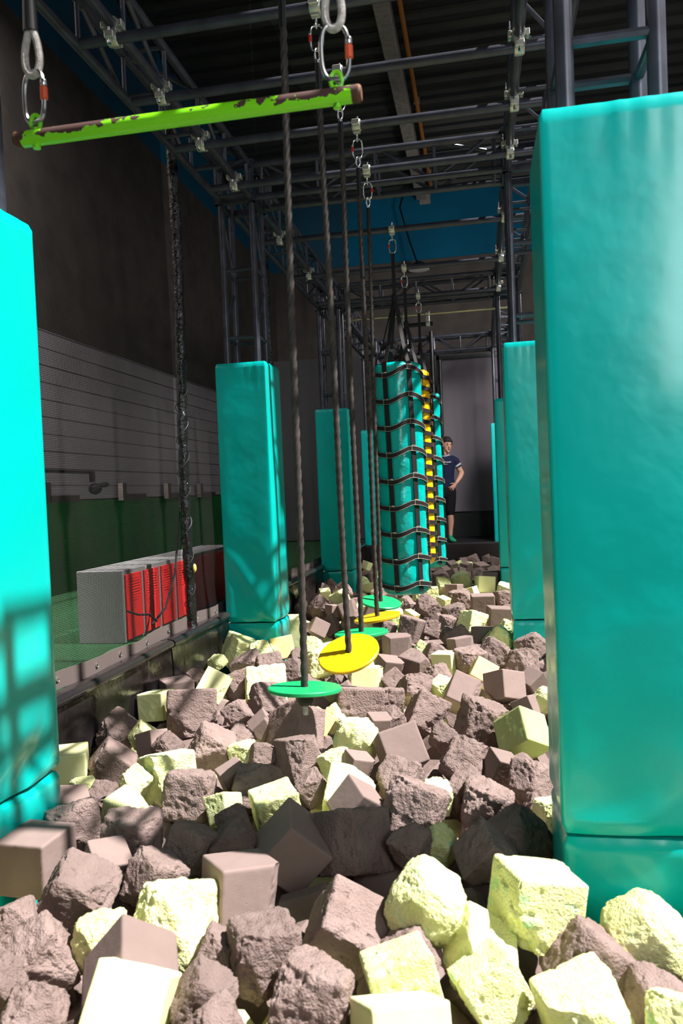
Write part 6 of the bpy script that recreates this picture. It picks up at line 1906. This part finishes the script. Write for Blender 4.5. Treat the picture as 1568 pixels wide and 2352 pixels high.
-0.622 1.827 -1.417 0.192 d c 23 5 -21 3
0.245 3.403 -1.446 0.182 p r 2 -7 10 3
0.881 11.747 -1.429 0.196 d r -25 6 38 3
-0.407 8.472 -1.448 0.185 d r 32 4 16 3
-1.033 3.322 -1.422 0.195 d r -33 -15 0 3
-1.662 3.367 -1.418 0.19 d m 1 27 -42 3
-0.272 2.667 -1.419 0.184 p r 34 -22 26 3
-1.46 8.356 -1.433 0.192 d r -8 -1 -6 3
-0.648 1.421 -1.431 0.205 d b -23 -17 -36 3
-0.89 6.616 -1.45 0.189 d c 26 -1 16 3
-1.401 1.673 -1.447 0.189 d r -26 -2 36 3
-0.99 10.289 -1.448 0.192 p r 25 -43 -16 3
-0.341 8.773 -1.434 0.2 d b -19 -23 23 3
-1.775 8.881 -1.424 0.192 d r -44 13 -1 3
0.049 6.547 -1.442 0.188 d m -31 5 -36 3
0.566 1.487 -1.449 0.21 p m -17 29 -43 3
-1.277 4.366 -1.417 0.184 d r 0 -44 37 3
0.68 7.086 -1.45 0.189 d m 15 -42 -15 3
-1.276 9.41 -1.428 0.182 d c 44 40 -39 3
-0.213 11.494 -1.421 0.186 d r -42 0 21 3
-1.158 1.972 -1.427 0.192 d r -12 30 -31 3
-1.763 7.813 -1.44 0.183 d c 4 24 -29 3
-0.01 10.891 -1.446 0.198 p c 5 34 34 3
-1.514 2.674 -1.415 0.183 p b 12 -11 -23 3
0.75 12.263 -1.442 0.208 d c -18 28 37 3
-0.226 9.577 -1.426 0.192 d r -44 -9 -33 3
1.296 5.167 -1.422 0.193 p r 7 -5 -13 3
-0.507 5.876 -1.449 0.189 p m -30 -22 8 3
-1.542 7.251 -1.442 0.186 d c 37 25 12 3
0.355 11.538 -1.447 0.2 d r -25 -3 0 3
1.242 4.979 -1.446 0.195 d r 40 26 -14 3
0.726 2.178 -1.426 0.21 d r -2 -37 -38 3
-0.259 2.11 -1.42 0.196 d c 11 22 6 3
0.86 7.435 -1.423 0.199 p r 15 -34 39 3
0.679 1.32 -1.441 0.189 p r -14 -18 43 3
-0.669 3.86 -1.449 0.206 d r 35 41 -28 3
0.615 11.961 -1.425 0.199 d c 39 -40 -12 3
0.883 7.165 -1.438 0.181 d c -7 34 40 3
0.973 3.896 -1.438 0.186 p c 1 -5 -29 3
0.057 9.313 -1.444 0.193 d r 4 23 2 3
-0.687 12.2 -1.448 0.206 p m 36 -25 -11 3
1.2 1.411 -1.426 0.183 d c 17 -1 40 3
-0.153 10.582 -1.446 0.208 d b 33 32 25 3
-1.183 4.019 -1.445 0.18 d c -44 -8 -36 3
0.871 9.938 -1.421 0.185 p c 4 29 -22 3
-0.568 9.999 -1.413 0.183 d m 32 -19 1 3
-1.404 2.861 -1.436 0.187 d m -5 -20 41 3
-0.27 12.291 -1.428 0.208 d m 44 41 35 3
-1.595 5.169 -1.445 0.18 d m -23 -41 -12 3
-1.204 8.78 -1.442 0.209 d r -16 6 -11 3
-0.292 2.314 -1.435 0.197 d c -1 26 33 3
0.898 8.719 -1.45 0.183 p m 21 -40 35 3
0.413 7.535 -1.447 0.19 d c 40 -37 -7 3
-1.194 0.912 -1.443 0.187 p r -21 -35 -12 3
-0.74 5.813 -1.439 0.186 d m 15 -14 12 3
0.613 3.653 -1.431 0.208 d c 25 26 -25 3
-0.691 2.106 -1.434 0.191 p r 27 -4 -1 3
-0.451 1.07 -1.432 0.186 d m 9 11 -17 3
-0.623 10.771 -1.435 0.197 d m 3 -39 34 3
-0.903 3.548 -1.427 0.188 d m 21 19 28 3
0.028 2.255 -1.444 0.2 d c -42 -25 27 3
-0.724 7.139 -1.427 0.186 d c 16 7 8 3
0.08 5.058 -1.41 0.188 p r 32 -38 7 3
0.752 4.382 -1.45 0.185 p r -12 -24 -21 3
-1.571 10.193 -1.448 0.182 d r -43 21 -38 3
-0.004 8.669 -1.436 0.209 d m 31 35 -26 3
0.858 1.767 -1.448 0.186 d m 13 29 23 3
0.077 5.774 -1.441 0.189 d c -33 24 40 3
-1.194 5.856 -1.43 0.181 p c 20 -25 -37 3
0.153 5.432 -1.417 0.19 d m 44 32 -15 3
-0.379 1.311 -1.441 0.192 p r 32 38 -40 3
-0.542 5.241 -1.445 0.2 d r -39 13 17 3
1.015 2.137 -1.434 0.197 d c -7 -22 7 3
-1.37 9.794 -1.443 0.181 d r 0 -35 -4 3
-0.034 4.471 -1.413 0.19 d c 22 17 -14 3
-0.339 5.201 -1.441 0.191 d c -38 -23 34 3
-0.1 4.652 -1.423 0.194 p c 6 39 10 3
-0.044 5.254 -1.449 0.184 d m -30 -7 21 3
0.527 4.481 -1.424 0.183 d m -18 22 -41 3
1.143 2.822 -1.447 0.184 d r 31 -10 0 3
-0.569 11.556 -1.441 0.183 d r 35 15 -37 3"""

# ------------------------------------------------------------------ foam blocks
def block_mesh(kind, seed):
    rnd = random.Random(seed*17+3); n = 30
    rr = {'c': .035, 'm': .06, 'r': .13, 'b': .34}[kind]
    ncut = {'c': rnd.choice((0, 0, 1)), 'm': rnd.choice((1, 2, 2)), 'r': rnd.choice((3, 4, 5)), 'b': 5}[kind]
    planes = []
    for _ in range(ncut):
        v = Vector((rnd.choice((-1, 1))*rnd.uniform(.5, 1), rnd.choice((-1, 1))*rnd.uniform(.5, 1), rnd.choice((-1, 1))*rnd.uniform(.15, 1))).normalized()
        planes.append((v, rnd.uniform(.50, .60) if kind != 'm' else rnd.uniform(.46, .58), rnd.uniform(0, 50)))
    idx = {}; vs = []; fs = []
    def vid(i, j, k):
        q = (i, j, k)
        if q not in idx:
            idx[q] = len(vs); vs.append(Vector((i/n-.5, j/n-.5, k/n-.5)))
        return idx[q]
    for a in range(n):
        for b_ in range(n):
            for s_ in (0, n):
                q = [(s_, a, b_), (s_, a+1, b_), (s_, a+1, b_+1), (s_, a, b_+1)]
                for perm in ((0, 1, 2), (1, 2, 0), (2, 0, 1)):
                    f = [vid(*[p[perm.index(c)] for c in range(3)]) for p in q]
                    if s_ == 0: f.reverse()
                    fs.append(f)
    sx, sy, sz = rnd.uniform(.94, 1.03), rnd.uniform(.94, 1.03), rnd.uniform(.94, 1.03)
    out = []; so = seed*3.7
    for p in vs:
        c = Vector([max(-.5+rr, min(.5-rr, x)) for x in p]); d = p-c
        q = c+d.normalized()*rr if d.length > 1e-6 else p.copy()
        nn = q.normalized(); rough = 0.0
        for v, dd, o_ in planes:
            e = q.dot(v)-dd-.030*nz(q, 5, o_)
            if e > 0: q = q-v*e; rough = max(rough, min(1, e*14))
        if kind == 'c': A = .004+.020*rough
        elif kind == 'm':
            mk = nz(p, 1.6, so+9); A = .005+.030*rough+.030*max(0, min(1, (mk-.12)*6))
        elif kind == 'r': A = .034+.012*rough
        else: A = .026
        h = nz(p, 3.2, so)*.9+nz(p, 7.5, so+5)*.85+nz(p, 15, so+11)*.7
        q = q+nn*(A*h)
        if kind in 'rb': q = q+nn*(.03*nz(p, 1.7, so+21))
        if kind in 'mr' :
            pit = nz(p, 6.5, so+31)
            if pit > .38: q = q-nn*min(.04, (pit-.38)*.25)
        out.append((q.x*sx, q.y*sy, q.z*sz))
    me = bpy.data.meshes.new('foam_block_%s' % kind); me.from_pydata(out, [], fs); me.update()
    me.polygons.foreach_set('use_smooth', [True]*len(me.polygons)); me.set_sharp_from_angle(angle=radians(55))
    return me
VAR = {'c': [block_mesh('c', s) for s in (1, 2, 3)], 'm': [block_mesh('m', s) for s in range(11, 17)], 'r': [block_mesh('r', s) for s in range(21, 29)], 'b': [block_mesh('b', s) for s in (31, 32, 33)]}
CACHE = {}
def block_data(kind, v, colr):
    k = (kind, v, colr)
    if k not in CACHE:
        me = VAR[kind][v].copy(); me.materials.clear(); me.materials.append((CLEAN if kind == 'c' else FOAM)[colr]); CACHE[k] = me
    return CACHE[k]
def proj(p):
    c = [sum(CAMR[i][j]*p[i] for i in range(3)) for j in range(3)]
    return 784-c[0]/c[2]*FPX, 1176+c[1]/c[2]*FPX
rb = random.Random(99); TOP = []; STUFF = []
for ln in BLOCKS.strip().split('\n'):
    f = ln.split(); x, y, z, s = map(float, f[:4]); c, k = f[4], f[5]; e = tuple(radians(float(q)) for q in f[6:9]); fl = int(f[9])
    v = rb.randrange(len(VAR[k]))
    (STUFF if fl > 1 else TOP).append((x, y, z, s, c, k, e, v))
# landmarks a reader can find, for the labels
LMK = [('the nearest green disc', RS[0][2], 2.85, -1.1), ('the tilted yellow disc', RS[1][2], 3.42, -1.1), ('the edge-on yellow disc', RS[3][2], 4.57, -1.1), ('the farthest green disc', RS[4][2], 5.22, -1.1),
       ('the huge right pillar pad', .19, 2.2, -1.2), ('the second right pillar pad', .19, 5.6, -1.1), ('the near left pillar pad', -1.55, 2.4, -1.1), ('the tall pad by lockers', -1.55, 5.6, -1.1),
       ('the large teal bag', -.66, 6.3, -1.1), ('the left black edge pad', -1.9, 3.7, -1.1), ('the far black platform', -.3, 12.4, -1.1), ('the third left pillar pad', -1.55, 9.1, -1.1),
       ('the bottom left photo corner', -.95, 1.62, -1.1), ('the bottom photo edge centre', -.42, 1.65, -1.1), ('the bottom right photo corner', .15, 1.72, -1.1)]
LMP = [(n, proj((a, b_, c))) for n, a, b_, c in LMK]
CN = {'d': 'dark', 'p': 'pale lime', 'g': 'smooth pale green', 'y': 'straw yellow'}
KN = {'c': 'clean cube', 'm': 'chipped cube', 'r': 'crumbly chunk', 'b': 'rounded lump'}
GR = {'d': 'dark foam blocks in the pit', 'p': 'pale foam blocks in the pit', 'g': 'pale foam blocks in the pit', 'y': 'pale foam blocks in the pit'}
NUM = ['', 'second', 'third', 'fourth', 'fifth', 'sixth', 'seventh', 'eighth', 'ninth', 'tenth', 'eleventh', 'twelfth', 'thirteenth', 'fourteenth', 'fifteenth']
buck = {}
for q in TOP:
    u, v = proj(q[:3]); n, (lu, lv) = min(LMP, key=lambda l: (l[1][0]-u)**2+((l[1][1]-v)*1.3)**2)
    du, dv = u-lu, (v-lv)*1.3
    if 'photo' in n: pos = 'above' if -dv > abs(du) else ('left of' if du < 0 else 'right of')
    else: pos = ('right of' if du > 0 else 'left of') if abs(du) > abs(dv) else ('in front of' if dv > 0 else 'behind')
    buck.setdefault((q[4], q[5], pos, n), []).append((math.hypot(du, dv), q))
for (c, k, pos, n), L in sorted(buck.items()):
    L.sort(key=lambda a: a[0])
    for i, (_, q) in enumerate(L):
        x, y, z, s, c_, k_, e, v = q
        o = bpy.data.objects.new('foam_block', block_data(k, v, c)); col.objects.link(o)
        o.location = (x, y, z); o.rotation_euler = e; o.scale = (s, s, s)
        cn = CN[c] if not (c == 'g' and k == 'c') else 'smooth pale green'
        if len(L) == 1: lab = '%s foam %s %s %s' % (cn, KN[k], pos, n)
        else: lab = '%s%s foam %s %s %s' % ((NUM[i]+' nearest ').strip()+' ', cn, KN[k], pos, n)
        tag(o, lab, 'foam block', GR[c])
# the loose blocks packed underneath, glimpsed only in the dark gaps
vs = []; fs = []
small = MB()
import numpy as np
def cubelet():
    b = MB(); b.box((0, 0, 0), (1, 1, 1), bev=.12); return b
cb = cubelet(); sm = {'d': MB(), 'p': MB()}
for x, y, z, s, c, k, e, v in STUFF:
    R = Euler(e).to_matrix()
    sm[c].add([R @ (Vector(p)*s)+Vector((x, y, z)) for p in cb.v], cb.f)
o = sm['d'].build('buried_foam_blocks', FOAM['d'], smooth=0); tag(o, 'dark foam blocks packed underneath, glimpsed in the gaps of the pit', 'foam blocks', None, 'stuff')
o = sm['p'].build('buried_foam_blocks', FOAM['p'], smooth=0); tag(o, 'pale foam blocks packed underneath, glimpsed in the gaps of the pit', 'foam blocks', None, 'stuff')
